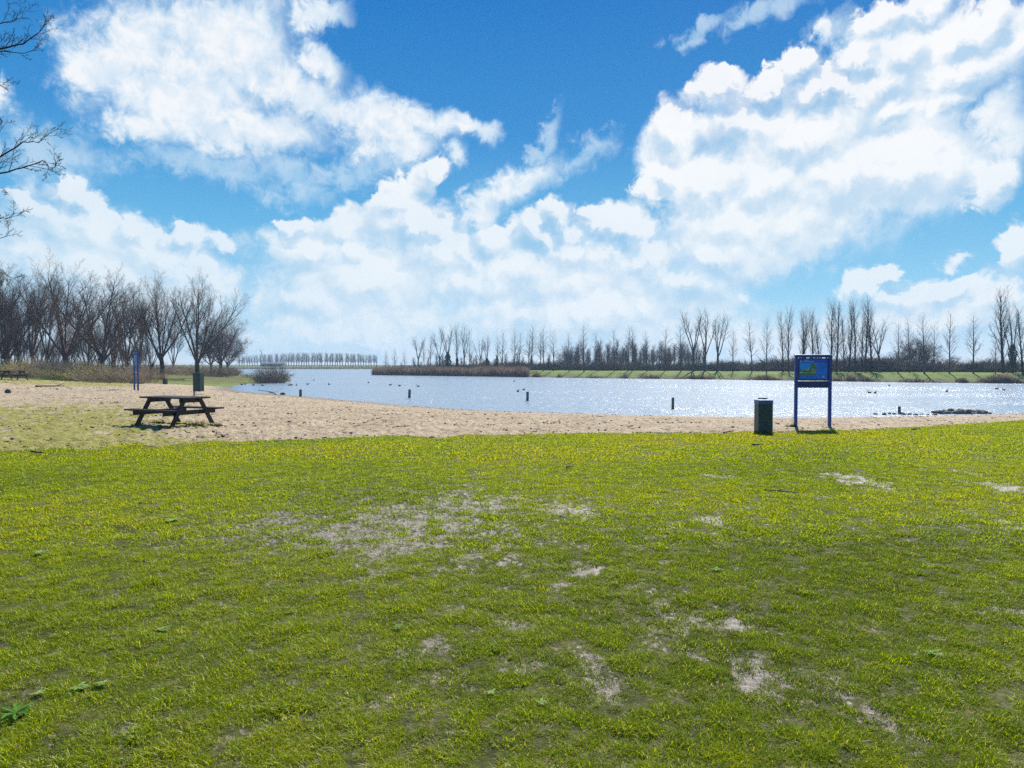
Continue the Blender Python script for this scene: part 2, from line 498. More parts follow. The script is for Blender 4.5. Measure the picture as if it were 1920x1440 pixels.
# small relief: tufty lawn, trodden sand
relief_l = fbm(GX * 2.2, GY * 2.2, 4) * 0.018 - wear * 0.014
dimple = np.abs(fbm(GX * 2.6 + 5, GY * 2.6, 3, 0.55))
relief_s = (0.05 - dimple * 0.18) * 0.75 + fbm(GX * 7, GY * 7, 2) * 0.012 + fbm(GX * 0.5, GY * 0.5, 2) * 0.03
relief_s = relief_s * sstep(0.0, 2.5, SD)
GZ = GZ + np.where(SD > -1, (lawn_mask * relief_l + (1 - lawn_mask) * relief_s) * near_m, 0)
# grass creeping over the sand at the left
pxx = 960 + F_PX * GX / np.maximum(GY, 0.5)
creep = sstep(500, 150, pxx) * sstep(36, 20, GY) * 1.25 + 0.55 * sstep(-2, 0, EDG) * sstep(500, 300, pxx)
creep = np.maximum(creep, 0.75 * sstep(44, 50, GY) * sstep(400, 100, pxx))
creep = np.maximum(creep, 1.15 * sstep(50, 54, GY) * sstep(500, 420, pxx) * sstep(6, 9, SD))
gn = fbm(GX * 1.6 + 3, GY * 1.6, 4, 0.6)
grassy = np.clip(creep * 0.75 + gn * 1.0 * np.minimum(1, creep * 3) - 0.18, 0, 1) * (creep > 0.02)
grassy = np.where(is_lawn, 0, grassy)
wet = sstep(2.6, 0.3, SD) * sstep(-3, -0.5, SD)

nr, na = GX.shape
V = np.stack([GX, GY, GZ], -1).reshape(-1, 3)
idx = np.arange(nr * na).reshape(nr, na)
wrap = np.concatenate([idx, idx[:, :1]], 1)
Q = np.stack([wrap[:-1, :-1], wrap[:-1, 1:], wrap[1:, 1:], wrap[1:, :-1]], -1)   # (nr-1, na, 4)
def cell(a):
    aw = np.concatenate([a, a[:, :1]], 1).astype(float)
    return (aw[:-1, :-1] + aw[:-1, 1:] + aw[1:, 1:] + aw[1:, :-1]) / 4
cx, cy, csd, cedge = cell(GX), cell(GY), cell(SD), cell(np.where(front, EDG, 5.0))
cr = np.hypot(cx, cy)
c_lawn = (cedge > 0) & (csd > 3) & (cr < 60)
c_bank = (((cy > 70) & (cx > -24 - (cy - 80) * 0.3)) | (cy > 300)) & (csd > -1) & (csd < 60) & ~c_lawn
c_beach = ~c_lawn & ~c_bank & (csd < 1e9) & (cr < 75) & (cy > 0)
c_bed = (csd <= -1) & ~c_beach
c_rest = ~(c_lawn | c_bank | c_beach | c_bed)

def sub_ground(name, mask, mat, extra=()):
    q = Q[mask].reshape(-1, 4)
    used, inv = np.unique(q, return_inverse=True)
    v = V[used]; f = inv.reshape(-1, 4)[:, ::-1]
    fl = [f]
    if name == 'lawn':    # the middle of the polar grid
        ring = np.searchsorted(used, idx[0])
        v = np.concatenate([v, [[0, 0, 0]]]); c = len(v) - 1
        nx = np.roll(ring, -1)
        fl.append(np.stack([np.full(na, c), nx, ring], -1))
    me = np_mesh(name, v, fl, mat, True)
    for an, arr in extra:
        at = me.attributes.new(an, 'FLOAT', 'POINT')
        d = arr.ravel()[used]
        if len(v) > len(used): d = np.append(d, 0.0)
        at.data.foreach_set("value", d.astype(np.float32))
    o = link_mesh(name, me)
    o['kind'] = 'structure'
    return o

# ------------------------------------------------------------------ materials
def new_mat(name):
    m = bpy.data.materials.new(name)
    m.use_nodes = True
    m.node_tree.nodes.clear()
    g = NT(m.node_tree)
    out = g.n('ShaderNodeOutputMaterial')
    return m, g, out
def principled(g, out, color, rough=0.6, spec=0.5, metal=0.0, normal=None):
    b = g.n('ShaderNodeBsdfPrincipled')
    g.put(b.inputs['Base Color'], color)
    g.put(b.inputs['Roughness'], rough)
    g.put(b.inputs['Specular IOR Level'], spec)
    g.put(b.inputs['Metallic'], metal)
    if normal is not None: g.put(b.inputs['Normal'], normal)
    g.t.links.new(b.outputs[0], out.inputs['Surface'])
    return b
def bump(g, h, strength=0.5, dist=0.02):
    b = g.n('ShaderNodeBump')
    b.inputs['Strength'].default_value = strength
    b.inputs['Distance'].default_value = dist
    g.put(b.inputs['Height'], h)
    return b.outputs[0]
def pos(g): return g.n('ShaderNodeNewGeometry').outputs['Position']
def attr(g, name, kind='GEOMETRY'):
    a = g.n('ShaderNodeAttribute', attribute_type=kind, attribute_name=name)
    return a.outputs['Fac']

# lawn soil with dead thatch
m_lawn, g, o = new_mat("lawn_soil")
p = pos(g)
w = attr(g, 'wear')
n1 = g.noise(p, 3.0, 4, 0.6).outputs['Fac']
n2 = g.noise(p, 26.0, 4, 0.65).outputs['Fac']
n3 = g.noise(g.v('MULTIPLY', p, (1, 1, 0.2)), 90.0, 2, 0.6).outputs['Fac']
soil = g.ramp(g.m('ADD', g.m('MULTIPLY', n2, 0.7), g.m('MULTIPLY', n3, 0.3)), [(0.34, (0.03, 0.022, 0.014)), (0.47, (0.10, 0.076, 0.05)), (0.56, (0.18, 0.142, 0.105)), (0.69, (0.36, 0.295, 0.24))])
turf = g.ramp(g.m('ADD', g.m('MULTIPLY', n1, 0.5), g.m('MULTIPLY', n2, 0.5)), [(0.36, (0.025, 0.028, 0.006)), (0.5, (0.07, 0.075, 0.014)), (0.62, (0.15, 0.135, 0.045)), (0.72, (0.28, 0.23, 0.15))])
f = g.step(g.m('ADD', w, g.m('MULTIPLY', g.m('SUBTRACT', n2, 0.5), 0.7)), 0.12, 0.42)
col = g.mix(f, turf, soil)
h = g.m('ADD', g.m('MULTIPLY', n2, 0.7), g.m('MULTIPLY', n3, 0.3))
principled(g, o, col, g.mixf(f, 0.85, 0.6), g.mixf(f, 0.2, 0.55), normal=bump(g, h, 0.9, 0.03))

# sand
m_sand, g, o = new_mat("sand")
p = pos(g)
gr = attr(g, 'grassy'); wt_ = attr(g, 'wet')
n1 = g.noise(p, 0.7, 4, 0.6).outputs['Fac']
n2 = g.noise(p, 5.0, 5, 0.62).outputs['Fac']
n3 = g.noise(p, 40.0, 3, 0.6).outputs['Fac']
n4 = g.noise(g.v('MULTIPLY', p, (1.0, 2.2, 1)), 2.3, 5, 0.7).outputs['Fac']
sandc = g.ramp(g.m('ADD', g.m('MULTIPLY', n1, 0.5), g.m('MULTIPLY', n2, 0.5)), [(0.32, (0.32, 0.235, 0.14)), (0.5, (0.44, 0.34, 0.218)), (0.66, (0.54, 0.435, 0.295))])
debris = g.m('MULTIPLY', g.step(n4, 0.56, 0.68), 0.8)
sandc = g.mix(debris, sandc, (0.13, 0.09, 0.055))
crumbs = g.step(g.vor(p, 3.2, 'F1', '3D').outputs['Distance'], 0.13, 0.07)
sandc = g.mix(g.m('MULTIPLY', crumbs, 0.7), sandc, (0.10, 0.075, 0.045))
green = g.mix(n3, (0.19, 0.19, 0.02), (0.33, 0.31, 0.05))
fg = g.step(g.m('ADD', gr, g.m('MULTIPLY', g.m('SUBTRACT', n2, 0.5), 1.5)), 0.28, 0.60)
col = g.mix(g.m('MULTIPLY', fg, 0.85), sandc, green)
col = g.mix(g.m('MULTIPLY', wt_, 0.75), col, (0.13, 0.095, 0.07))
h = g.m('ADD', g.m('MULTIPLY', n2, 0.75), g.m('MULTIPLY', n3, 0.15))
principled(g, o, col, g.mixf(wt_, 0.9, 0.5), 0.25, normal=bump(g, h, 1.0, 0.14))

# far bank grass
m_bank, g, o = new_mat("bank_grass")
p = pos(g)
n1 = g.noise(p, 0.35, 4, 0.6).outputs['Fac']
n2 = g.noise(p, 3.0, 4, 0.6).outputs['Fac']
col = g.ramp(g.m('ADD', g.m('MULTIPLY', n1, 0.55), g.m('MULTIPLY', n2, 0.45)), [(0.32, (0.065, 0.07, 0.02)), (0.46, (0.105, 0.155, 0.018)), (0.64, (0.17, 0.25, 0.025))])
zz = g.sep(p)[2]
low = g.step(g.m('ADD', zz, g.m('MULTIPLY', g.m('SUBTRACT', n1, 0.5), 0.7)), -0.15, -0.42)
col = g.mix(g.m('MULTIPLY', low, 0.8), col, (0.10, 0.075, 0.05))
principled(g, o, col, 0.9, 0.15, normal=bump(g, n2, 0.8, 0.15))

# wood floor and fields beyond
m_rest, g, o = new_mat("field_soil")
p = pos(g)
n1 = g.noise(p, 0.05, 5, 0.6).outputs['Fac']
n2 = g.noise(p, 1.2, 4, 0.6).outputs['Fac']
col = g.ramp(g.m('ADD', g.m('MULTIPLY', n1, 0.6), g.m('MULTIPLY', n2, 0.4)), [(0.36, (0.07, 0.06, 0.035)), (0.5, (0.13, 0.13, 0.04)), (0.62, (0.16, 0.22, 0.05))])
principled(g, o, col, 0.95, 0.1)

# lake bed
m_bed, g, o = new_mat("lake_bed_mud")
principled(g, o, g.mix(g.noise(pos(g), 2.0, 3).outputs['Fac'], (0.10, 0.08, 0.06), (0.2, 0.16, 0.11)), 0.9)

sub_ground("lawn", c_lawn, m_lawn, [('wear', wear)])
sub_ground("beach", c_beach, m_sand, [('grassy', grassy), ('wet', wet)])
sub_ground("bank", c_bank, m_bank)
sub_ground("lake_bed", c_bed, m_bed)
sub_ground("ground", c_rest, m_rest)

# ------------------------------------------------------------------ water
m_water, g, o = new_mat("lake_water")
p = pos(g)
pa = g.v('MULTIPLY', p, (1.0, 0.6, 1.0))
n1 = g.noise(pa, 0.85, 2, 0.5, dist=0.3).outputs['Fac']
n2 = g.noise(pa, 2.7, 3, 0.6, dist=0.5).outputs['Fac']
n3 = g.noise(g.v('MULTIPLY', p, (0.5, 1.4, 1.0)), 0.06, 3, 0.55).outputs['Fac']
n4 = g.noise(pa, 7.0, 3, 0.6).outputs['Fac']
amp = g.lin(n3, 0.35, 0.65, 0.55, 1.15)
h = g.m('MULTIPLY', amp, g.m('ADD', g.m('MULTIPLY', n4, 0.20), g.m('ADD', g.m('MULTIPLY', n1, 0.7), g.m('MULTIPLY', n2, 0.5))))
b = principled(g, o, (0.20, 0.27, 0.34), 0.26, 0.5, normal=bump(g, h, 1.0, 0.24))
b.inputs['IOR'].default_value = 1.33
wv = np.array([(-480, 20, WZ), (300, 20, WZ), (300, 420, WZ), (-480, 420, WZ)])
water = link_mesh("water", np_mesh("water", wv, np.array([[0, 1, 2, 3]]), m_water))
water['kind'] = 'structure'
# ------------------------------------------------------------------ grass
m_blade, g, o = new_mat("grass_blade")
tone = attr(g, 'tone', 'INSTANCER')
tint = attr(g, 'tint')                     # per blade
hgt = attr(g, 'up')                        # 0 at the root, 1 at the tip
col = g.ramp(g.m('ADD', g.m('MULTIPLY', tone, 0.82), g.m('MULTIPLY', tint, 0.18)),
             [(0.0, (0.085, 0.13, 0.002)), (0.28, (0.235, 0.325, 0.002)), (0.50, (0.335, 0.40, 0.003)), (0.75, (0.42, 0.40, 0.005)), (1.0, (0.50, 0.42, 0.06))])
dead = g.m('GREATER_THAN', tint, 0.95)
col = g.mix(dead, col, (0.42, 0.33, 0.17))
dif = g.n('ShaderNodeBsdfDiffuse'); g.put(dif.inputs['Color'], col)
tr = g.n('ShaderNodeBsdfTranslucent'); g.put(tr.inputs['Color'], g.mix(1.0, col, (1.35, 1.3, 0.6), 'MULTIPLY'))
gl = g.n('ShaderNodeBsdfGlossy'); gl.inputs['Roughness'].default_value = 0.38; g.put(gl.inputs['Color'], (1, 1, 1))
ms = g.n('ShaderNodeMixShader'); ms.inputs[0].default_value = 0.58
g.t.links.new(dif.outputs[0], ms.inputs[1]); g.t.links.new(tr.outputs[0], ms.inputs[2])
ms2 = g.n('ShaderNodeMixShader'); ms2.inputs[0].default_value = 0.013
g.t.links.new(ms.outputs[0], ms2.inputs[1]); g.t.links.new(gl.outputs[0], ms2.inputs[2])
g.t.links.new(ms2.outputs[0], o.inputs['Surface'])

def make_clump(name, rs, n, rad_, h0, wid, lean):
    """n bent blades, each three quads narrowing to a tip"""
    a = rs.uniform(0, 2 * np.pi, n); r = rad_ * np.sqrt(rs.uniform(0, 1, n))
    bx, by = r * np.cos(a), r * np.sin(a)
    h = h0 * rs.uniform(0.45, 1.15, n) * (1 - 0.45 * (r / rad_) ** 2)
    th = rs.uniform(0, 2 * np.pi, n)
    dxn, dyn = np.cos(th), np.sin(th)
    ln = rs.uniform(0.2, 1.0, n) * lean
    fx, fy = -dyn, dxn
    tw = rs.uniform(-0.8, 0.8, n)
    wx, wy = np.cos(tw) * fx + np.sin(tw) * dxn, np.cos(tw) * fy + np.sin(tw) * dyn
    V_, up = [], []
    for s, wf in ((0.0, 1.0), (0.5, 0.85), (1.0, 0.12)):
        ox = bx + dxn * ln * h * s ** 1.7; oy = by + dyn * ln * h * s ** 1.7
        oz = h * (s - 0.30 * ln * s * s) - 0.006
        w = wid * wf * 0.5
        V_.append(np.stack([ox - wx * w, oy - wy * w, oz], -1)); V_.append(np.stack([ox + wx * w, oy + wy * w, oz], -1))
        up += [np.full(n, s)] * 2
    V_ = np.stack(V_, 1).reshape(-1, 3); up = np.stack(up, 1).ravel()
    b = np.arange(n)[:, None] * 6
    F_ = np.concatenate([b + np.array([[0, 1, 3, 2]]), b + np.array([[2, 3, 5, 4]])], 0)
    me = np_mesh(name, V_, F_, m_blade)
    t = me.attributes.new('tint', 'FLOAT', 'POINT'); t.data.foreach_set("value", np.repeat(rs.uniform(0, 1, n), 6).astype(np.float32))
    t = me.attributes.new('up', 'FLOAT', 'POINT'); t.data.foreach_set("value", up.astype(np.float32))
    return bpy.data.objects.new(name, me)

def scatter(name, clumps, pts, scale, tone, label_kind='stuff'):
    """one object: a cloud of points that carries copies of the clump meshes"""
    me = bpy.data.meshes.new(name)
    me.vertices.add(len(pts))
    me.vertices.foreach_set("co", np.ascontiguousarray(pts, dtype=np.float32).ravel())
    for an, arr in (('size', scale), ('tone', tone)):
        a_ = me.attributes.new(an, 'FLOAT', 'POINT'); a_.data.foreach_set("value", arr.astype(np.float32))
    me.update()
    ob = link_mesh(name, me)
    t = bpy.data.node_groups.new(name + "_nodes", 'GeometryNodeTree')
    t.interface.new_socket("Geometry", in_out='INPUT', socket_type='NodeSocketGeometry')
    t.interface.new_socket("Geometry", in_out='OUTPUT', socket_type='NodeSocketGeometry')
    N, L = t.nodes, t.links
    gi = N.new('NodeGroupInput'); go = N.new('NodeGroupOutput')
    inst = N.new('GeometryNodeInstanceOnPoints')
    L.new(gi.outputs[0], inst.inputs['Points'])
    g2i = N.new('GeometryNodeGeometryToInstance')
    for c in clumps:
        oi = N.new('GeometryNodeObjectInfo'); oi.inputs['Object'].default_value = c
        oi.inputs['As Instance'].default_value = False
        L.new(oi.outputs['Geometry'], g2i.inputs[0])
    L.new(g2i.outputs[0], inst.inputs['Instance'])
    inst.inputs['Pick Instance'].default_value = True
    rv = N.new('FunctionNodeRandomValue'); rv.data_type = 'FLOAT_VECTOR'
    rv.inputs[0].default_value = (-0.12, -0.12, 0); rv.inputs[1].default_value = (0.12, 0.12, 6.283)
    rt = N.new('FunctionNodeEulerToRotation')
    L.new(rv.outputs[0], rt.inputs[0]); L.new(rt.outputs[0], inst.inputs['Rotation'])
    na_ = N.new('GeometryNodeInputNamedAttribute'); na_.data_type = 'FLOAT'; na_.inputs['Name'].default_value = 'size'
    L.new(na_.outputs[0], inst.inputs['Scale'])
    L.new(inst.outputs[0], go.inputs[0])
    md = ob.modifiers.new("scatter", 'NODES'); md.node_group = t
    ob['kind'] = label_kind
    return ob

rs = np.random.RandomState(5)
fine_c = [make_clump("grass_clump", rs, 48, 0.048, 0.033, 0.0029, 1.6) for _ in range(6)]
mid_c = [make_clump("grass_clump", rs, 44, 0.080, 0.034, 0.0055, 1.5) for _ in range(4)]
far_c = [make_clump("grass_clump", rs, 44, 0.15, 0.036, 0.011, 1.4) for _ in range(4)]

def lawn_points(y0, y1, dens, margin):
    """random points between two distances, inside (a bit more than) what is seen"""
    hw = y1 * 0.78 + margin
    n = int(dens * 2 * hw * (y1 - y0))
    x = rs.uniform(-hw, hw, n); y = rs.uniform(y0, y1, n)
    k = np.abs(x) < y * 0.78 + margin
    x, y = x[k], y[k]
    e = lawn_edge(x, y) + fbm(x * 0.9, y * 0.9, 3) * 0.55 + fbm(x * 5, y * 5, 2) * 0.18
    wr, wb = wear_at(x, y)
    tuft = fbm(x * 4.5 + 40, y * 4.5, 3, 0.7)
    gap = fbm(x * 13.0 + 11, y * 13.0, 2, 0.6) + 0.35 * fbm(x * 4 + 31, y * 4, 2)
    keep = (e > 0.02) & (rs.uniform(0, 1, len(x)) > np.clip(wr * 1.5 + np.minimum(wb, 1) * 0.12 - 0.02, 0, 0.70)) & ((gap > -0.12 - sstep(7, 13, y) * 0.12) | (rs.uniform(0, 1, len(x)) < 0.16))
    x, y, wr, tuft, wb = x[keep], y[keep], wr[keep], tuft[keep], wb[keep]
    z = zt(x, y) + fbm(x * 2.2, y * 2.2, 4) * 0.018 - wr * 0.014
    tuft = tuft * 0.6 + gap[keep] * 0.7
    big = fbm(x * 0.22 + 9, y * 0.22, 3)
    size = np.clip(0.90 + tuft * 1.35 - wr * 0.6, 0.3, 1.7)
    # greener near by and to the right, yellower towards the sand
    tone = 0.27 + tuft * 0.30 + big * 0.42 + sstep(5, 17, y) * 0.20 - np.minimum(wb, 1) * 0.16 + rs.normal(0, 0.09, len(x)) - sstep(0.3, -0.6, (x / np.maximum(y, 1))) * 0.0
    return np.stack([x, y, z], -1), size, np.clip(tone, 0, 1)

P1, S1, T1 = lawn_points(1.0, 6.0, 1150, 3.0)
P2, S2, T2 = lawn_points(6.0, 11.5, 430, 3.5)
P3, S3, T3 = lawn_points(11.5, 23.0, 150, 4.0)
print("GRASS", len(P1), len(P2), len(P3))
tag(scatter("grass", fine_c, P1, S1 * 1.06, T1), "short green lawn grass growing in tufts in the foreground", "grass")
tag(scatter("grass", mid_c, P2, S2 * 1.05, T2), "short yellowish green lawn grass in the middle of the lawn", "grass")
tag(scatter("grass", far_c, P3, S3 * 1.0, T3), "short yellow green lawn grass reaching to the edge of the sand", "grass")
# thin grass on the sand at the left
n = 26000
x = rs.uniform(-34, 4, n); y = rs.uniform(13, 50, n)
px_ = 960 + F_PX * x / y
cr_ = sstep(470, 150, px_) * sstep(33, 20, y) * 1.15
sd_ = lake_sd(x, y)
gn_ = fbm(x * 1.6 + 3, y * 1.6, 4, 0.6)
ga = cr_ * 0.75 + gn_ * np.minimum(1, cr_ * 3) - 0.18
e = lawn_edge(x, y) + fbm(x * 0.9, y * 0.9, 3) * 0.55
keep = (e < 0.3) & (e > -60) & (sd_ > 5) & (((ga > 0.22) & (rs.uniform(0, 1, n) < np.clip(ga * 1.3, 0, 0.8))) | (rs.uniform(0, 1, n) < 0.018) | ((e > -0.5) & (rs.uniform(0, 1, n) < 0.4))) & (np.abs(px_ - 960) < 1250)
x, y = x[keep], y[keep]
z = zt(x, y) + 0.005
P4 = np.stack([x, y, z], -1)
print("SANDGRASS", len(P4))
tag(scatter("sparse_grass", mid_c, P4, rs.uniform(0.5, 1.25, len(x)), np.clip(rs.normal(0.70, 0.15, len(x)), 0, 1)), "thin yellow green grass tufts growing in the sand", "grass")

# crumbs of earth, bark and leaf lying all over the sand
m_crumb, g, o = new_mat("sand_crumbs")
principled(g, o, g.ramp(attr(g, 'tone', 'INSTANCER'), [(0.0, (0.045, 0.03, 0.02)), (0.7, (0.16, 0.115, 0.07)), (1.0, (0.30, 0.22, 0.14))]), 0.9, 0.1)
def crumb(seed):
    r2 = random.Random(seed); bm_ = bmesh.new(); bmesh.ops.create_icosphere(bm_, subdivisions=1, radius=1.0)
    for v in bm_.verts: v.co = Vector((v.co.x * r2.uniform(.7, 1.6), v.co.y * r2.uniform(.6, 1.1), v.co.z * r2.uniform(.35, .7)))
    me = bpy.data.meshes.new("sand_crumb"); bm_.to_mesh(me); bm_.free(); me.materials.append(m_crumb)
    return bpy.data.objects.new("sand_crumb", me)
n = 105000
y = 13 + 50 * rs.uniform(0, 1, n) ** 1.2; x = rs.uniform(-1, 1, n) * (y * 0.78 + 2)
e = lawn_edge(x, y) + fbm(x * 0.9, y * 0.9, 3) * 0.55
sd_ = lake_sd(x, y)
dens = fbm(x * 0.45 + 7, y * 0.9, 4, 0.6)
keep = (e < 0.0) & (sd_ > 0.3) & (rs.uniform(0, 1, n) < np.clip(0.16 + dens * 1.1, 0.03, 1)) & (y < 60)
x, y = x[keep], y[keep]
P5 = np.stack([x, y, zt(x, y) + 0.012], -1)
print("CRUMBS", len(P5))
tag(scatter("debris", [crumb(k) for k in range(4)], P5, 0.010 + 0.036 * rs.uniform(0, 1, len(x)) ** 2.5, rs.uniform(0, 1, len(x))), "small dark crumbs of earth and bark strewn over the sand", "debris")
# ------------------------------------------------------------------ bare trees
class Tubes:
    """collects tapering tubes of one material and turns them into one mesh"""
    def __init__(self): self.b = {}
    def add(self, pts, radii, k):
        self.b.setdefault((len(pts), k), []).append((pts, radii))
    def build(self, name, mat):
        V_, F_, off = [], [], 0
        for (n, k), L in self.b.items():
            P_ = np.array([[tuple(p) for p in a] for a, _ in L])          # m,n,3
            R_ = np.array([r for _, r in L])                              # m,n
            T_ = np.empty_like(P_)
            T_[:, 1:-1] = P_[:, 2:] - P_[:, :-2]; T_[:, 0] = P_[:, 1] - P_[:, 0]; T_[:, -1] = P_[:, -1] - P_[:, -2]
            T_ /= np.linalg.norm(T_, axis=2, keepdims=True) + 1e-9
            ref = np.where(np.abs(T_[:, :1, 2:3]) > 0.8, np.array([1.0, 0, 0]), np.array([0, 0, 1.0]))
            U_ = np.cross(T_, np.broadcast_to(ref, T_.shape)); U_ /= np.linalg.norm(U_, axis=2, keepdims=True) + 1e-9
            W_ = np.cross(T_, U_)
            an = np.arange(k) / k * 2 * np.pi
            ring = (U_[:, :, None, :] * np.cos(an)[None, None, :, None] + W_[:, :, None, :] * np.sin(an)[None, None, :, None]) * R_[:, :, None, None]
            vv = (P_[:, :, None, :] + ring).reshape(-1, 3)
            m = len(L)
            base = off + (np.arange(m) * n * k)[:, None, None] + (np.arange(n - 1) * k)[None, :, None]
            i = np.arange(k)[None, None, :]; j = (np.arange(k) + 1) % k; j = j[None, None, :]
            ff = np.stack([base + i, base + j, base + j + k, base + i + k], -1).reshape(-1, 4)
            V_.append(vv); F_.append(ff); off += len(vv)
        return np_mesh(name, np.concatenate(V_), np.concatenate(F_), mat, True)

def bark_mat(name, c0, c1, tip=None):
    m, g, o = new_mat(name)
    p = pos(g)
    n = g.noise(g.v('MULTIPLY', p, (1, 1, 0.25)), 9.0, 4, 0.65).outputs['Fac']
    principled(g, o, g.ramp(n, [(0.35, c0), (0.65, c1)]), 0.9, 0.15, normal=bump(g, n, 0.7, 0.05))
    return m
m_bark = bark_mat("bark_dark", (0.022, 0.018, 0.014), (0.065, 0.053, 0.042))
m_twig = bark_mat("twigs_brown", (0.075, 0.048, 0.034), (0.15, 0.10, 0.072))
m_twig2 = bark_mat("twigs_reddish", (0.09, 0.055, 0.05), (0.17, 0.11, 0.10))
m_bark2 = bark_mat("bark_grey", (0.06, 0.052, 0.045), (0.15, 0.13, 0.11))
m_twig3 = bark_mat("twigs_grey", (0.09, 0.075, 0.062), (0.16, 0.13, 0.11))

def perp(d, az):
    r = Vector((0, 0, 1)) if abs(d.z) < 0.9 else Vector((1, 0, 0))
    u = d.cross(r).normalized(); w = d.cross(u)
    return u * math.cos(az) + w * math.sin(az)

def grow(TT, p, d, L, r, lv, cfg, rng):
    """one branch and all that grows from it"""
    c = cfg[lv]
    n = c['seg']
    pts, rad_ = [p.copy()], [r]
    d = d.copy()
    for i in range(n):
        d = d + Vector((rng.gauss(0, 1), rng.gauss(0, 1), rng.gauss(0, 1))) * c['wig'] + Vector((0, 0, c['up']))
        d.normalize()
        p = p + d * (L / n)
        pts.append(p.copy()); rad_.append(max(r * (1 - (1 - c['tap']) * (i + 1) / n), c.get('min', 0.003)))
    TT[0 if lv <= cfg[0].get('trunk_to', 0) else 1].add(pts, rad_, c['k'])
    if lv + 1 >= len(cfg): return
    c2 = cfg[lv + 1]
    az = rng.uniform(0, 6.28)
    nk = max(1, int(c['kids'] * rng.uniform(0.8, 1.2)))
    for j in range(nk):
        t = c['t0'] + (1 - c['t0']) * (j + rng.uniform(0.2, 0.9)) / nk
        t = min(t, 0.995)
        f = t * n; i = min(int(f), n - 1); f -= i
        q = pts[i].lerp(pts[i + 1], f)
        dd = (pts[i + 1] - pts[i]).normalized()
        az += 2.4 + rng.gauss(0, 0.4)
        a = R(c['ang']) * rng.uniform(0.7, 1.25)
        nd = dd * math.cos(a) + perp(dd, az) * math.sin(a)
        nl = L * c['len'] * (1 - c['fall'] * t) * rng.uniform(0.75, 1.2)
        nr = min((rad_[i] * (1 - f) + rad_[i + 1] * f) * c['rr'], (nl * 0.014 + 0.0055) * cfg[0].get('rm', 1.0))
        grow(TT, q, nd, nl, nr, lv + 1, cfg, rng)
    return pts

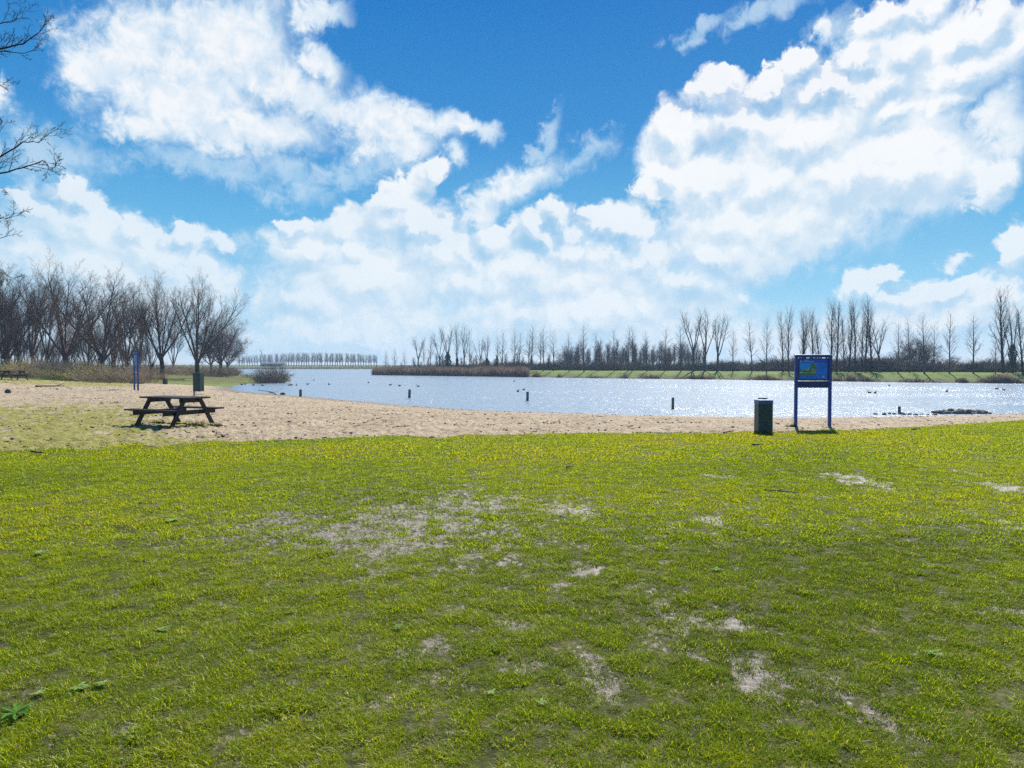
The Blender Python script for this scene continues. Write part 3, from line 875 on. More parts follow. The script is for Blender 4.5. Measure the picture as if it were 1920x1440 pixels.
def make_tree(kind, seed):
    rng = random.Random(seed)
    TT = (Tubes(), Tubes())
    up = Vector((0, 0, 1))
    if kind == 'vase':        # broad crown of limbs fanning up from a short trunk, 14 m
        limb = [dict(seg=8, wig=0.035, up=0.035, tap=0.22, k=5, kids=12, t0=0.30, ang=28, len=0.42, fall=0.42, rr=0.55),
                dict(seg=5, wig=0.06, up=0.06, tap=0.3, k=4, kids=8, t0=0.2, ang=30, len=0.44, fall=0.4, rr=0.6),
                dict(seg=4, wig=0.09, up=0.07, tap=0.4, k=3, kids=7, t0=0.2, ang=34, len=0.48, fall=0.35, rr=0.62),
                dict(seg=3, wig=0.10, up=0.05, tap=0.5, k=3, kids=4, t0=0.2, ang=38, len=0.55, fall=0.3, rr=0.7),
                dict(seg=2, wig=0.10, up=0.03, tap=0.7, k=3, kids=0, t0=0, ang=0, len=0, fall=0, rr=0)]
        limb[0]['trunk_to'] = -1
        h = rng.uniform(2.0, 3.2)
        pts = [Vector((0, 0, -0.15)), Vector((0, 0, 0.3)), Vector((rng.gauss(0, .05), rng.gauss(0, .05), h * 0.6)), Vector((rng.gauss(0, .08), rng.gauss(0, .08), h))]
        TT[0].add(pts, [0.42, 0.30, 0.26, 0.25], 8)
        n = rng.randint(7, 8)
        for j in range(n):
            az = j / n * 6.28 + rng.uniform(-0.4, 0.4)
            a = R(rng.uniform(10, 38)) if j else R(4)
            d = Vector((math.cos(az) * math.sin(a), math.sin(az) * math.sin(a), math.cos(a)))
            grow(TT, pts[-1] - Vector((0, 0, rng.uniform(0.1, 0.9))), d, rng.uniform(9.0, 11.0) * (1 - 0.22 * a), rng.uniform(0.11, 0.16), 0, limb, rng)
    elif kind == 'dense':     # round dense crown, 9 m
        limb = [dict(seg=6, wig=0.06, up=0.02, tap=0.25, k=5, kids=11, t0=0.2, ang=45, len=0.5, fall=0.35, rr=0.6),
                dict(seg=4, wig=0.10, up=0.03, tap=0.3, k=3, kids=9, t0=0.15, ang=45, len=0.5, fall=0.3, rr=0.6),
                dict(seg=3, wig=0.12, up=0.02, tap=0.4, k=3, kids=7, t0=0.1, ang=45, len=0.55, fall=0.3, rr=0.6),
                dict(seg=2, wig=0.12, up=0.02, tap=0.6, k=3, kids=4, t0=0.1, ang=45, len=0.6, fall=0.2, rr=0.7),
                dict(seg=2, wig=0.12, up=0.0, tap=0.7, k=3, kids=0, t0=0, ang=0, len=0, fall=0, rr=0)]
        limb[0]['trunk_to'] = -1; limb[0]['rm'] = 1.7
        pts = [Vector((0, 0, -0.1)), Vector((0, 0, 0.6)), Vector((0.05, 0.03, 1.7))]
        TT[0].add(pts, [0.3, 0.22, 0.2], 7)
        for j in range(8):
            az = j / 8 * 6.28 + rng.uniform(-0.3, 0.3)
            a = R(rng.uniform(14, 68)) if j else 0.05
            d = Vector((math.cos(az) * math.sin(a), math.sin(az) * math.sin(a), math.cos(a)))
            grow(TT, pts[-1] - Vector((0, 0, rng.uniform(0, 0.6))), d, rng.uniform(4.2, 5.4), 0.09, 0, limb, rng)
    elif kind == 'young':     # one straight leader with rising side branches, 12 m
        cfg = [dict(seg=9, wig=0.018, up=0.03, tap=0.12, k=6, kids=30, t0=0.28, ang=46, len=0.30, fall=0.62, rr=0.42),
               dict(seg=4, wig=0.06, up=0.10, tap=0.35, k=3, kids=6, t0=0.2, ang=38, len=0.45, fall=0.3, rr=0.6),
               dict(seg=3, wig=0.08, up=0.06, tap=0.5, k=3, kids=3, t0=0.2, ang=38, len=0.5, fall=0.3, rr=0.7),
               dict(seg=2, wig=0.08, up=0.05, tap=0.6, k=3, kids=0, t0=0, ang=0, len=0, fall=0, rr=0)]
        cfg[0]['rm'] = 1.5
        grow(TT, Vector((0, 0, -0.1)), up, 12.0, 0.18, 0, cfg, rng)
    elif kind == 'tall':      # narrow tall crown of steep limbs, 14 m
        cfg = [dict(seg=9, wig=0.02, up=0.03, tap=0.15, k=6, kids=24, t0=0.16, ang=26, len=0.34, fall=0.45, rr=0.55),
               dict(seg=5, wig=0.05, up=0.14, tap=0.3, k=4, kids=9, t0=0.15, ang=28, len=0.42, fall=0.3, rr=0.6),
               dict(seg=3, wig=0.07, up=0.10, tap=0.4, k=3, kids=6, t0=0.15, ang=30, len=0.48, fall=0.3, rr=0.65),
               dict(seg=2, wig=0.08, up=0.06, tap=0.6, k=3, kids=0, t0=0, ang=0, len=0, fall=0, rr=0)]
        grow(TT, Vector((0, 0, -0.1)), (up + Vector((rng.gauss(0, .03), rng.gauss(0, .03), 0))).normalized(), 13.4, 0.24, 0, cfg, rng)
    elif kind == 'forked':    # a few long bare limbs, twiggy at their ends, 12 m
        cfg = [dict(seg=7, wig=0.05, up=0.06, tap=0.25, k=5, kids=10, t0=0.35, ang=30, len=0.30, fall=0.3, rr=0.5),
               dict(seg=4, wig=0.08, up=0.10, tap=0.35, k=3, kids=7, t0=0.2, ang=34, len=0.45, fall=0.3, rr=0.6),
               dict(seg=3, wig=0.09, up=0.06, tap=0.5, k=3, kids=4, t0=0.2, ang=36, len=0.5, fall=0.3, rr=0.7),
               dict(seg=2, wig=0.08, up=0.05, tap=0.6, k=3, kids=0, t0=0, ang=0, len=0, fall=0, rr=0)]
        cfg[0]['trunk_to'] = -1
        pts = [Vector((0, 0, -0.1)), Vector((0, 0, 1.2)), Vector((rng.gauss(0, .08), 0, 2.6)), Vector((rng.gauss(0, .12), 0, 3.8))]
        TT[0].add(pts, [0.30, 0.25, 0.22, 0.2], 7)
        for j in range(4):
            az = j / 4 * 6.28 + rng.uniform(-0.4, 0.4)
            a = R(rng.uniform(8, 24))
            d = Vector((math.cos(az) * math.sin(a), math.sin(az) * math.sin(a), math.cos(a)))
            grow(TT, pts[-1] - Vector((0, 0, rng.uniform(0, 0.8))), d, rng.uniform(7, 8.2), 0.13, 0, cfg, rng)
    elif kind == 'far':       # a tall grown poplar seen from very far, 12 m: thick twigs, few of them
        cfg = [dict(seg=5, wig=0.02, up=0.03, tap=0.2, k=5, kids=34, t0=0.26, ang=30, len=0.22, fall=0.12, rr=0.5),
               dict(seg=3, wig=0.06, up=0.12, tap=0.4, k=3, kids=8, t0=0.1, ang=36, len=0.5, fall=0.3, rr=0.8),
               dict(seg=2, wig=0.08, up=0.06, tap=0.6, k=3, kids=0, t0=0, ang=0, len=0, fall=0, rr=0)]
        cfg[0]['rm'] = 2.3
        grow(TT, Vector((0, 0, -0.1)), up, 12.0, 0.26, 0, cfg, rng)
    return TT

def shrub_tubes(rng, n, w, h, thick=0.012, arch=0.5, T=None):
    """many stems fanning out of the ground with side twigs"""
    T = T or Tubes()
    for i in range(n):
        a = rng.uniform(0, 6.28); r = w * math.sqrt(rng.random()) * 0.75
        p = Vector((math.cos(a) * r, math.sin(a) * r, -0.03))
        d = Vector((math.cos(a) * r / w * 0.8 + rng.gauss(0, .3), math.sin(a) * r / w * 0.8 + rng.gauss(0, .3), 1.0)).normalized()
        L = h * rng.uniform(0.55, 1.15) * (1.0 - 0.35 * (r / w) ** 2)
        pts = [p.copy()]
        for s in range(4):
            d = (d + Vector((rng.gauss(0, .12), rng.gauss(0, .12), -arch * 0.18 * s))).normalized()
            p = p + d * L / 4; pts.append(p.copy())
        T.add(pts, [thick, thick * .9, thick * .75, thick * .6, thick * .35], 3)
        for q in range(rng.randint(3, 6)):
            s = rng.randint(1, 3); b = pts[s].lerp(pts[s + 1], rng.random())
            dd = (pts[s + 1] - pts[s]).normalized()
            nd = (dd + perp(dd, rng.uniform(0, 6.28)) * rng.uniform(0.5, 1.0)).normalized()
            l2 = L * rng.uniform(0.18, 0.4)
            mid = b + nd * l2 * 0.5 + Vector((0, 0, rng.gauss(0, .04)))
            T.add([b, mid, mid + (nd + Vector((0, 0, -0.3 * arch))).normalized() * l2 * 0.5], [thick * .6, thick * .5, thick * .3], 3)
    return T

def leaf_quads(name, centers, size, mat, rng, flat=0.0):
    """little turned leaf faces at the given points"""
    n = len(centers)
    c = np.asarray(centers)
    nr = np.array([[rng.gauss(0, 1), rng.gauss(0, 1), rng.gauss(0, 1) + flat] for _ in range(n)])
    nr /= np.linalg.norm(nr, axis=1, keepdims=True)
    rr_ = np.array([[rng.gauss(0, 1), rng.gauss(0, 1), rng.gauss(0, 1)] for _ in range(n)])
    u = np.cross(nr, rr_); u /= np.linalg.norm(u, axis=1, keepdims=True)
    w = np.cross(nr, u)
    s = np.array([size * rng.uniform(0.6, 1.4) for _ in range(n)])[:, None]
    V_ = np.stack([c - u * s, c + w * s * 0.55, c + u * s, c - w * s * 0.55], 1).reshape(-1, 3)
    F_ = (np.arange(n)[:, None] * 4 + np.arange(4)[None])
    return np_mesh(name, V_, F_, mat)

def plain_mat(name, c0, c1, rough=0.8, scale=6.0, spec=0.2, transl=0.0):
    m, g, o = new_mat(name)
    n = g.noise(pos(g), scale, 3, 0.6).outputs['Fac']
    col = g.ramp(n, [(0.35, c0), (0.65, c1)])
    if transl:
        a = g.n('ShaderNodeBsdfDiffuse'); b = g.n('ShaderNodeBsdfTranslucent'); x = g.n('ShaderNodeMixShader')
        g.put(a.inputs[0], col); g.put(b.inputs[0], col); x.inputs[0].default_value = transl
        g.t.links.new(a.outputs[0], x.inputs[1]); g.t.links.new(b.outputs[0], x.inputs[2]); g.t.links.new(x.outputs[0], o.inputs[0])
    else:
        principled(g, o, col, rough, spec)
    return m
m_ivy = plain_mat("ivy_leaves", (0.018, 0.035, 0.012), (0.05, 0.085, 0.025), scale=3.0, spec=0.3)
m_stem = plain_mat("shrub_stems", (0.32, 0.235, 0.14), (0.56, 0.43, 0.27), scale=0.8)
m_stem_o = plain_mat("bramble_stems", (0.36, 0.31, 0.10), (0.60, 0.52, 0.20), scale=0.7)
m_stem_d = plain_mat("dark_stems", (0.16, 0.12, 0.08), (0.36, 0.27, 0.18), scale=0.8)
m_leaf_o = plain_mat("bramble_leaves", (0.34, 0.35, 0.08), (0.55, 0.52, 0.14), scale=2.0, transl=0.4)
m_reed = plain_mat("reed_stalks", (0.20, 0.14, 0.09), (0.36, 0.26, 0.18), scale=0.5, transl=0.3)

m_stem_n = plain_mat("thicket_stems", (0.05, 0.04, 0.032), (0.14, 0.11, 0.085), scale=0.8)
PROTO = {}
def proto(kind, i, twig=None, bark=None):
    """trunk and crown mesh of the i-th tree of a kind"""
    key = (kind, i)
    if key not in PROTO:
        TT = make_tree(kind, 100 * i + len(kind) * 7 + 3)
        tm = {'vase': m_twig, 'dense': m_twig2, 'young': m_twig3, 'tall': m_twig, 'forked': m_twig3, 'far': m_twig2}[kind]
        bm_ = {'vase': m_bark, 'dense': m_bark, 'young': m_bark2, 'tall': m_bark, 'forked': m_bark2, 'far': m_bark2}[kind]
        a = TT[0].build(kind + "_trunk", bm_)
        b = TT[1].build(kind + "_crown", tm)
        co = np.empty(len(b.vertices) * 3, dtype=np.float32); b.vertices.foreach_get("co", co)
        PROTO[key] = (a, b, float(np.percentile(co.reshape(-1, 3)[:, 2], 99.7)))
    return PROTO[key]

IVY = {}
def ivy_mesh(i):
    if i not in IVY:
        rng = random.Random(900 + i)
        cs = []
        for _ in range(2600):
            z = 5.2 * rng.random() ** 0.8
            a = rng.uniform(0, 6.28)
            r = (0.55 + 0.30 * math.sin(z * 2.1 + i) * math.sin(a * 2 + z)) * (1.0 if z < 3.8 else max(0.25, (5.6 - z) / 1.8)) * rng.uniform(0.75, 1.1)
            cs.append((math.cos(a) * r, math.sin(a) * r, z))
        IVY[i] = leaf_quads("ivy", cs, 0.11, m_ivy, rng)
    return IVY[i]

def plant_tree(name, kind, i, loc, height, label, cat="tree", group=None, rz=0.0, wide=1.0, ivy=None, lean=0.0):
    a, b, h = proto(kind, i)
    s = height / h
    root = empty(name, loc, rz)
    root.rotation_euler = (lean, 0, rz)
    root.scale = (s * wide, s * wide, s)
    tag(root, label, cat, group)
    link_mesh("trunk", a, root); link_mesh("crown", b, root)
    if ivy is not None:
        o_ = link_mesh("ivy", ivy_mesh(ivy[0]), root)
        o_.scale = (ivy[1], ivy[1], ivy[2])
    return root

def height_at(px, py_top, y):
    """world height of a photo row at distance y"""
    d = ray(px, py_top)
    return EYE + d.z / d.y * y

def tree_px(kind, i, px, py_top, dist, label, **kw):
    b = at_px(px, dist)
    return plant_tree(kw.pop('name', 'bare_tree'), kind, i, b, (height_at(px, py_top, dist) - b.z) * (1.04 if kind == 'vase' else 1.0), label, **kw)

rng = random.Random(21)
# --- the wood on this shore, its front row
G_W = "bare trees in the front row of the wood"
WOOD = [  # px, top row, distance, proto, wide, label
    (14, 488, 84, 0, 0.95, "big dark bare tree at the wood's left end behind the far picnic table"),
    (-60, 470, 82, 2, 1.0, "bare tree partly cut off by the left edge of the photo"),
    (62, 512, 84, 3, 0.8, "slender bare tree between the wood's two big spreading trees at left"),
    (124, 492, 78, 1, 1.0, "tall spreading bare tree with a forked trunk rising from the bramble bank"),
    (186, 505, 72, 2, 1.0, "bare tree of many upright limbs between the forked tree and the blue edge-on board"),
    (238, 528, 88, 0, 0.85, "thinner bare tree rising behind the blue edge-on board"),
    (304, 517, 80, 3, 0.95, "dark V-shaped bare tree right behind the small far green bin"),
    (370, 521, 86, 1, 0.95, "broad round-crowned bare tree standing last and tallest at the wood's lakeside end"),
]
for k, (px, top, dist, pi_, wd, lab) in enumerate(WOOD):
    tree_px('vase', pi_, px, top, dist, lab, group=G_W, rz=rng.uniform(0, 6.28), wide=wd * (1.2 if px < 300 else 1.12))
tree_px('dense', 0, 414, 584, 112, "rounded dense reddish brown bare tree at the lakeside tip of the wood", name='bare_tree', group="reddish trees at the tip of the wood", rz=1.0, wide=0.95)
tree_px('dense', 1, 396, 606, 122, "lower reddish brown bare tree crowded behind the broad last tree", name='bare_tree', group="reddish trees at the tip of the wood", rz=2.0, wide=0.9)
tree_px('dense', 0, 427, 612, 128, "small reddish bare tree nearest to the water at the tip of the wood", name='bare_tree', group="reddish trees at the tip of the wood", rz=4.0, wide=0.85)
# --- deeper in the wood
back = [(-40, 520, 95), (35, 540, 100), (50, 560, 120), (88, 530, 98), (100, 575, 130), (150, 545, 105), (165, 570, 125), (215, 552, 102), (225, 580, 132), (262, 560, 110), (278, 575, 135),
        (285, 600, 150), (325, 580, 125), (340, 600, 150), (352, 590, 140), (10, 560, 125), (130, 560, 118), (245, 590, 148), (195, 590, 145), (70, 585, 142), (330, 560, 108)]
for k, (px, top, dist) in enumerate(back[::3] + back[1:2]):
    tree_px('vase', k % 4, px, top + rng.uniform(-6, 10), dist, "dark bare tree standing deep in the wood behind its front row", group="bare trees deep in the wood", rz=rng.uniform(0, 6.28), wide=rng.uniform(0.75, 1.0))

# --- trees on the far bank
def shore_dist(px, off):
    """distance at which the column of px meets the far waterline, plus off"""
    fx = np.array([960 + F_PX * q[0] / q[1] for q in FAR_SHORE]); fd = np.array([q[1] for q in FAR_SHORE])
    return float(np.interp(px, fx, fd)) + off

ORD = "first second third fourth fifth sixth seventh eighth ninth tenth eleventh twelfth thirteenth fourteenth fifteenth sixteenth seventeenth eighteenth nineteenth twentieth".split()
def bank_row(rows, text, group):
    for k, row in enumerate(rows):
        px, top, kind, i, off = row[:5]
        lab = row[5] if len(row) > 5 and isinstance(row[5], str) else text.format(ORD[k])
        kw = row[6] if len(row) > 6 else {}
        kw = dict(kw); wd = kw.pop('wide', rng.uniform(0.85, 1.1))
        d = shore_dist(px, off)
        tree_px(kind, i, px, top, d, lab, group=group, rz=rng.uniform(0, 6.28), wide=wd, lean=rng.gauss(0, 0.012), **kw)

bank_row([
    (723, 655, 'young', 0, 12), (740, 650, 'young', 1, 16), (759, 655, 'young', 2, 14), (784, 628, 'forked', 0, 10), (795, 640, 'young', 3, 12), (807, 624, 'young', 0, 11),
    (824, 622, 'forked', 1, 12), (840, 606, 'forked', 0, 12, "thick ivy-trunked forked bare tree tallest in the clump on the reed point", {'ivy': (0, 1.3, 0.9)}),
    (857, 604, 'tall', 0, 14, "narrow steep bare tree right beside the thick ivy-trunked forked tree", {'ivy': (1, 1.0, 0.8), 'wide': 0.85}), (870, 604, 'forked', 2, 11), (880, 632, 'young', 1, 13),
    (900, 630, 'forked', 1, 12), (913, 625, 'forked', 2, 11, "squat bare tree wrapped in dark ivy beside the pale house", {'ivy': (0, 1.5, 0.8)}),
    (932, 626, 'young', 3, 12, "slim bare tree with a bulge of ivy round its trunk", {'ivy': (1, 1.0, 1.0)}), (942, 616, 'young', 2, 10),
], "bare tree on the reed point across the water, {} from its left end", "bare trees on the reed point")
bank_row([
    (965, 612, 'young', 0, 10), (973, 618, 'young', 1, 12), (991, 616, 'young', 2, 9), (997, 607, 'young', 3, 11), (1014, 622, 'young', 0, 12), (1019, 608, 'young', 1, 9), (1038, 616, 'young', 2, 10),
    (1067, 619, 'young', 3, 8), (1095, 606, 'young', 0, 8), (1120, 620, 'young', 1, 9), (1152, 614, 'young', 2, 8), (1178, 608, 'young', 3, 9), (1185, 612, 'young', 1, 7), (1213, 616, 'young', 0, 8),
    (1246, 610, 'young', 2, 8), (1277, 604, 'young', 3, 8),
], "slim bare tree before the low dark wood across the water, {} from the reeds", "slim young trees along the far bank")
bank_row([
    (1300, 577, 'forked', 0, 10), (1322, 579, 'forked', 1, 11), (1345, 581, 'forked', 2, 10),
], "tall thin vase-shaped tree at the dark wood's right end, {} from left", "three tall vase-shaped trees")
bank_row([
    (1374, 612, 'young', 0, 8), (1410, 596, 'young', 1, 8), (1437, 592, 'young', 2, 8),
], "slim bare tree left of the blue notice board, {} of the three from left", "slim young trees along the far bank")
bank_row([
    (1468, 578, 'tall', 0, 12), (1478, 571, 'tall', 1, 11), (1500, 574, 'tall', 2, 12), (1508, 574, 'tall', 0, 14), (1525, 576, 'tall', 1, 12), (1537, 590, 'tall', 2, 14), (1558, 556, 'tall', 0, 12),
    (1568, 558, 'tall', 1, 11), (1583, 580, 'tall', 2, 13), (1592, 562, 'tall', 1, 12), (1603, 556, 'tall', 0, 11), (1615, 585, 'tall', 2, 12), (1622, 562, 'tall', 1, 13), (1634, 553, 'tall', 0, 11),
    (1648, 590, 'forked', 1, 13),
], "tall narrow poplar in the group behind the blue notice board, {} from left", "tall narrow poplars behind the notice board")
bank_row([
    (1684, 600, 'young', 3, 6), (1705, 588, 'young', 0, 9), (1733, 583, 'young', 1, 6), (1750, 600, 'young', 2, 10), (1780, 580, 'young', 3, 6), (1825, 585, 'young', 0, 6), (1866, 622, 'young', 1, 6),
], "slim bare tree on the open bank right of the notice board, {} from left", "slim young trees along the far bank")
bank_row([
    (1881, 533, 'tall', 1, 11, "very tall many-limbed bare poplar, tallest tree on the far bank", {'wide': 1.25}),
    (1898, 566, 'forked', 2, 11, "tall bare tree with its lower trunk thick with dark ivy near the right edge", {'ivy': (0, 1.25, 1.0)}),
    (1918, 560, 'tall', 2, 6, "tall bare tree cut by the right edge of the photo"),
], "", "tall trees at the right end of the far bank")

# --- far row of poplars across the lake
for k in range(54):
    px = 449 + k * 4.85 + rng.uniform(-0.6, 0.6)
    arch = 1 - ((k - 30) / 32.0) ** 2
    tree_px('far', k % 4, px, 667.5 - 7.5 * max(arch, 0) + rng.uniform(-0.8, 0.8), 470 + 30 * abs(k - 30) / 30, "pale bare poplar in the even row across the far end of the lake",
            name='poplar', group="even row of pale poplars across the lake", rz=rng.uniform(0, 6.28), wide=1.8)

def merged(name, items, mat_of, label, cat, kind='stuff'):
    """several transformed meshes joined into one object"""
    V_, F_, off, mats, mi = [], {}, 0, [], {}
    for me, M in items:
        n = len(me.vertices)
        co = np.empty(n * 3, dtype=np.float32); me.vertices.foreach_get("co", co)
        co = co.reshape(-1, 3); A_ = np.array(M)
        V_.append(co @ A_[:3, :3].T + A_[:3, 3])
        nl = len(me.loops); lv = np.empty(nl, dtype=np.int32); me.loops.foreach_get("vertex_index", lv)
        F_.setdefault(me.materials[0], []).append(lv.reshape(-1, 4) + off)
        off += n
    ml = list(F_)
    me = np_mesh(name, np.concatenate(V_), [np.concatenate(F_[m]) for m in ml])
    for m in ml: me.materials.append(m)
    ids = np.concatenate([np.full(sum(len(q) for q in F_[m]), k_, dtype=np.int32) for k_, m in enumerate(ml)])
    me.polygons.foreach_set("material_index", ids)
    o = link_mesh(name, me)
    return tag(o, label, cat, None, kind)

# low dark wood behind the bank and thickets along the horizon
items = []
def put(kind, i, px, top, dist, wide=1.0):
    a, b, h = proto(kind, i)
    loc = at_px(px, dist)
    s = (height_at(px, top, dist) - loc.z) / h
    M = Matrix.Translation(loc) @ Matrix.Rotation(rng.uniform(0, 6.28), 4, 'Z') @ Matrix.Diagonal((s * wide, s * wide, s, 1))
    items.append((a, M)); items.append((b, M))
lowcfg_seeds = 3
for k in range(88):
    px = 1056 + k * 3.0 + rng.uniform(-3, 3)
    low_ = k % 6 == 0
    put('dense' if low_ else 'far', k % 2 if low_ else k % 4, px, (664 if low_ else 648 - 7 * math.sin(k / 87 * 3.1)) + rng.uniform(-12, 15), shore_dist(px, rng.uniform(30, 110)), 1.0 if low_ else 1.3)
merged("woods", items, None, "low dark bare wood standing behind the green bank across the lake", "wood")

items = []
shr = []
for i in range(3):
    shr.append(shrub_tubes(random.Random(50 + i), 95, 1.6, 2.0, 0.02, 0.3).build("thicket_stems", m_stem_n))
for k in range(250):
    px = 716 + k * 5.1 + rng.uniform(-6, 6)
    d = shore_dist(min(px, 1920), rng.uniform(18, 34))
    loc = at_px(px, d)
    s = rng.uniform(0.45, 1.25) * (1.15 if 1430 < px < 1700 else 0.9)
    items.append((shr[k % 3], Matrix.Translation(loc) @ Matrix.Rotation(rng.uniform(0, 6.28), 4, 'Z') @ Matrix.Diagonal((s * 1.3, s * 1.3, s, 1))))
for k in range(46):
    px = 722 + k * 7.2 + rng.uniform(-5, 5)
    a, b_, h = proto('far', k % 4)
    loc = at_px(px, shore_dist(px, rng.uniform(14, 40)))
    s = rng.uniform(1.6, 4.2) / h
    M = Matrix.Translation(loc) @ Matrix.Rotation(rng.uniform(0, 6.28), 4, 'Z') @ Matrix.Diagonal((s * 1.6, s * 1.6, s, 1))
    items.append((a, M)); items.append((b_, M))
merged("thicket", items, None, "dark leafless thicket growing along the top of the far bank", "thicket")

# round low trees near the far houses
for (px, top, off, lab) in [(1700, 645, 28, "low round bare tree beside the grey gabled house on the far bank"), (1718, 628, 24, "taller round bare tree between the two houses on the far bank"),
                            (1786, 664, 26, "small dense round bare tree right of the low far house"), (1735, 640, 30, "round bare tree just behind the low far house"),
                            (1860, 668, 24, "small twiggy tree on the open bank left of the tallest poplar")]:
    tree_px('dense', (px % 2), px, top, shore_dist(px, off), lab, group="round low trees by the far houses", rz=rng.uniform(0, 6.28), wide=1.0)

# --- reeds
def reed_bed(name, spots, label, hgt, n_per, width=0.05, vary=0.0):
    """spots: x, y, dx, dy, depth, share of the full height"""
    rng2 = random.Random(len(spots))
    V_ = []
    for (x, y, dx, dy, dep, hs) in spots:
        for _ in range(int(n_per * (0.4 + 0.6 * hs))):
            t = rng2.random(); b_ = rng2.random() * dep
            px_, py_ = x + dx * t, y + dy * t + b_
            h_ = hgt * hs * rng2.uniform(0.5, 1.1) * (1 + 0.25 * mnoise.noise(Vector((px_ * 0.4, py_ * 0.4, 0))))
            V_.append((px_, py_, h_, rng2.uniform(0, 3.14), rng2.gauss(0, .14), rng2.gauss(0, .14)))
    a = np.array(V_)
    z0 = np.maximum(zt(a[:, 0], a[:, 1]), WZ) - 0.08
    c_, s_ = np.cos(a[:, 3]), np.sin(a[:, 3])
    P0 = np.stack([a[:, 0], a[:, 1], z0], -1)
    side = np.stack([c_, s_, np.zeros_like(c_)], -1) * width
    top = P0 + np.stack([a[:, 4] * a[:, 2], a[:, 5] * a[:, 2], a[:, 2]], -1)
    midp = P0 * 0.4 + top * 0.6
    V2 = np.stack([P0 - side * 0.6, P0 + side * 0.6, midp + side, midp - side, top + side * 0.25, top - side * 0.25], 1).reshape(-1, 3)
    b_ = np.arange(len(a))[:, None] * 6
    F2 = np.concatenate([b_ + np.array([[0, 1, 2, 3]]), b_ + np.array([[3, 2, 4, 5]])])
    o = link_mesh(name, np_mesh(name, V2, F2, m_reed))
    return tag(o, label, "reeds", None, 'stuff')
def shore_spots(px0, px1, step, dep, jit=0.4, hs=None):
    out = []
    px = px0
    while px < px1:
        d0, d1 = shore_dist(px, 0), shore_dist(px + step, 0)
        x0, x1 = (px - 960) / F_PX * d0, (px + step - 960) / F_PX * d1
        out.append((x0, d0 - jit, x1 - x0, d1 - d0, dep, hs(px) if hs else 1.0)); px += step
    return out
reed_bed("reeds", shore_spots(697, 992, 5, 4.5, 1.0), "broad brown bed of dry reeds along the point across the water", 1.75, 130, 0.05)
sp = []
for (a, b_) in [(1000, 1012), (1046, 1052), (1100, 1130), (1168, 1176), (1200, 1235), (1275, 1340), (1400, 1470), (1560, 1580), (1590, 1604), (1612, 1640), (1688, 1735), (1800, 1812), (1840, 1920)]:
    top_ = rng.uniform(0.5, 1.1)
    sp += shore_spots(a - 4, b_ + 4, 2, 1.4, 0.3, lambda q, a=a, b_=b_: max(0.12, top_ * math.sin(max(0.05, min(1, (q - a + 4) / (b_ - a + 8))) * 3.1) ** 0.7 * rng.uniform(0.6, 1.1)))
sp += shore_spots(1000, 1925, 6, 0.7, 0.2, lambda q: rng.uniform(0.08, 0.32))
reed_bed("bank_reeds", sp, "low scattered tufts of dry reeds at the foot of the green bank", 1.0, 40, 0.03)
reed_bed("lake_edge_reeds", [(x, 346 + (x + 60) * -0.1, 4, 0, 5, 1.0) for x in range(-150, 0, 4)], "thin brown reed line along the lake's far end", 1.2, 40, 0.14)

# --- brambles and scrub at the edge of the wood
PSH = []
for i, (ms_, ml_) in enumerate([(m_stem_o, m_leaf_o), (m_stem, None), (m_stem_d, None), (m_stem, m_leaf_o)]):
    r2 = random.Random(70 + i)
    st = shrub_tubes(r2, 130, 1.9, 2.0, 0.010, 0.55).build("scrub_stems", ms_)
    lf = None
    if ml_:
        cs = []
        for _ in range(900):
            a = r2.uniform(0, 6.28); r = 1.9 * math.sqrt(r2.random()); z = 1.7 * (1 - 0.4 * (r / 1.9) ** 2) * r2.uniform(0.1, 1.0)
            cs.append((math.cos(a) * r, math.sin(a) * r, z))
        lf = leaf_quads("scrub_leaves", cs, 0.045, ml_, r2)
    PSH.append((st, lf))
def plant_shrub(name, i, loc, s, label, group=None, sz=None):
    root = empty(name, loc, rng.uniform(0, 6.28))
    root.scale = (s, s, sz or s)
    tag(root, label, "shrub", group)
    link_mesh("stems", PSH[i][0], root)
    if PSH[i][1]: link_mesh("leaves", PSH[i][1], root)
    return root
for (px, dist, i, s, lab) in [
    (-20, 62, 0, 1.2, "olive green bramble shrub cut by the left photo edge behind the far table"), (22, 63, 0, 1.15, "olive green bramble shrub right behind the far picnic table"),
    (60, 62, 3, 1.1, "olive and tan bramble shrub just right of the far picnic table"), (98, 63, 1, 1.25, "tan scrub growing between the far table and the forked tree"),
    (128, 61, 0, 1.3, "tall olive scrub at the foot of the forked bare tree"), (160, 62, 3, 1.15, "olive brown scrub behind the low dark stump on the grass"),
    (190, 60, 1, 1.15, "straw coloured scrub halfway between the stump and the edge-on board"), (218, 61, 2, 1.1, "dark brown scrub left of the blue edge-on board"),
    (245, 62, 1, 1.1, "tan scrub right behind the blue edge-on board"), (272, 63, 2, 1.0, "low brown scrub right of the edge-on board")]:
    b = at_px(px, dist + (5 if px < 115 else 3))
    plant_shrub("bramble_shrub", i, b, s, lab, "scrub along the edge of the wood", s * rng.uniform(0.55, 1.1))
items = []
for k in range(60):
    px = -150 + k * 9.8 + rng.uniform(-6, 6)
    loc = at_px(px, rng.uniform(64, 90) if px < 290 else rng.uniform(90, 125))
    s = rng.uniform(0.6, 1.0)
    items.append((PSH[rng.choice([1, 2, 2])][0], Matrix.Translation(loc) @ Matrix.Rotation(rng.uniform(0, 6.28), 4, 'Z') @ Matrix.Diagonal((s * 1.2, s * 1.2, s * rng.uniform(0.7, 1.3), 1))))
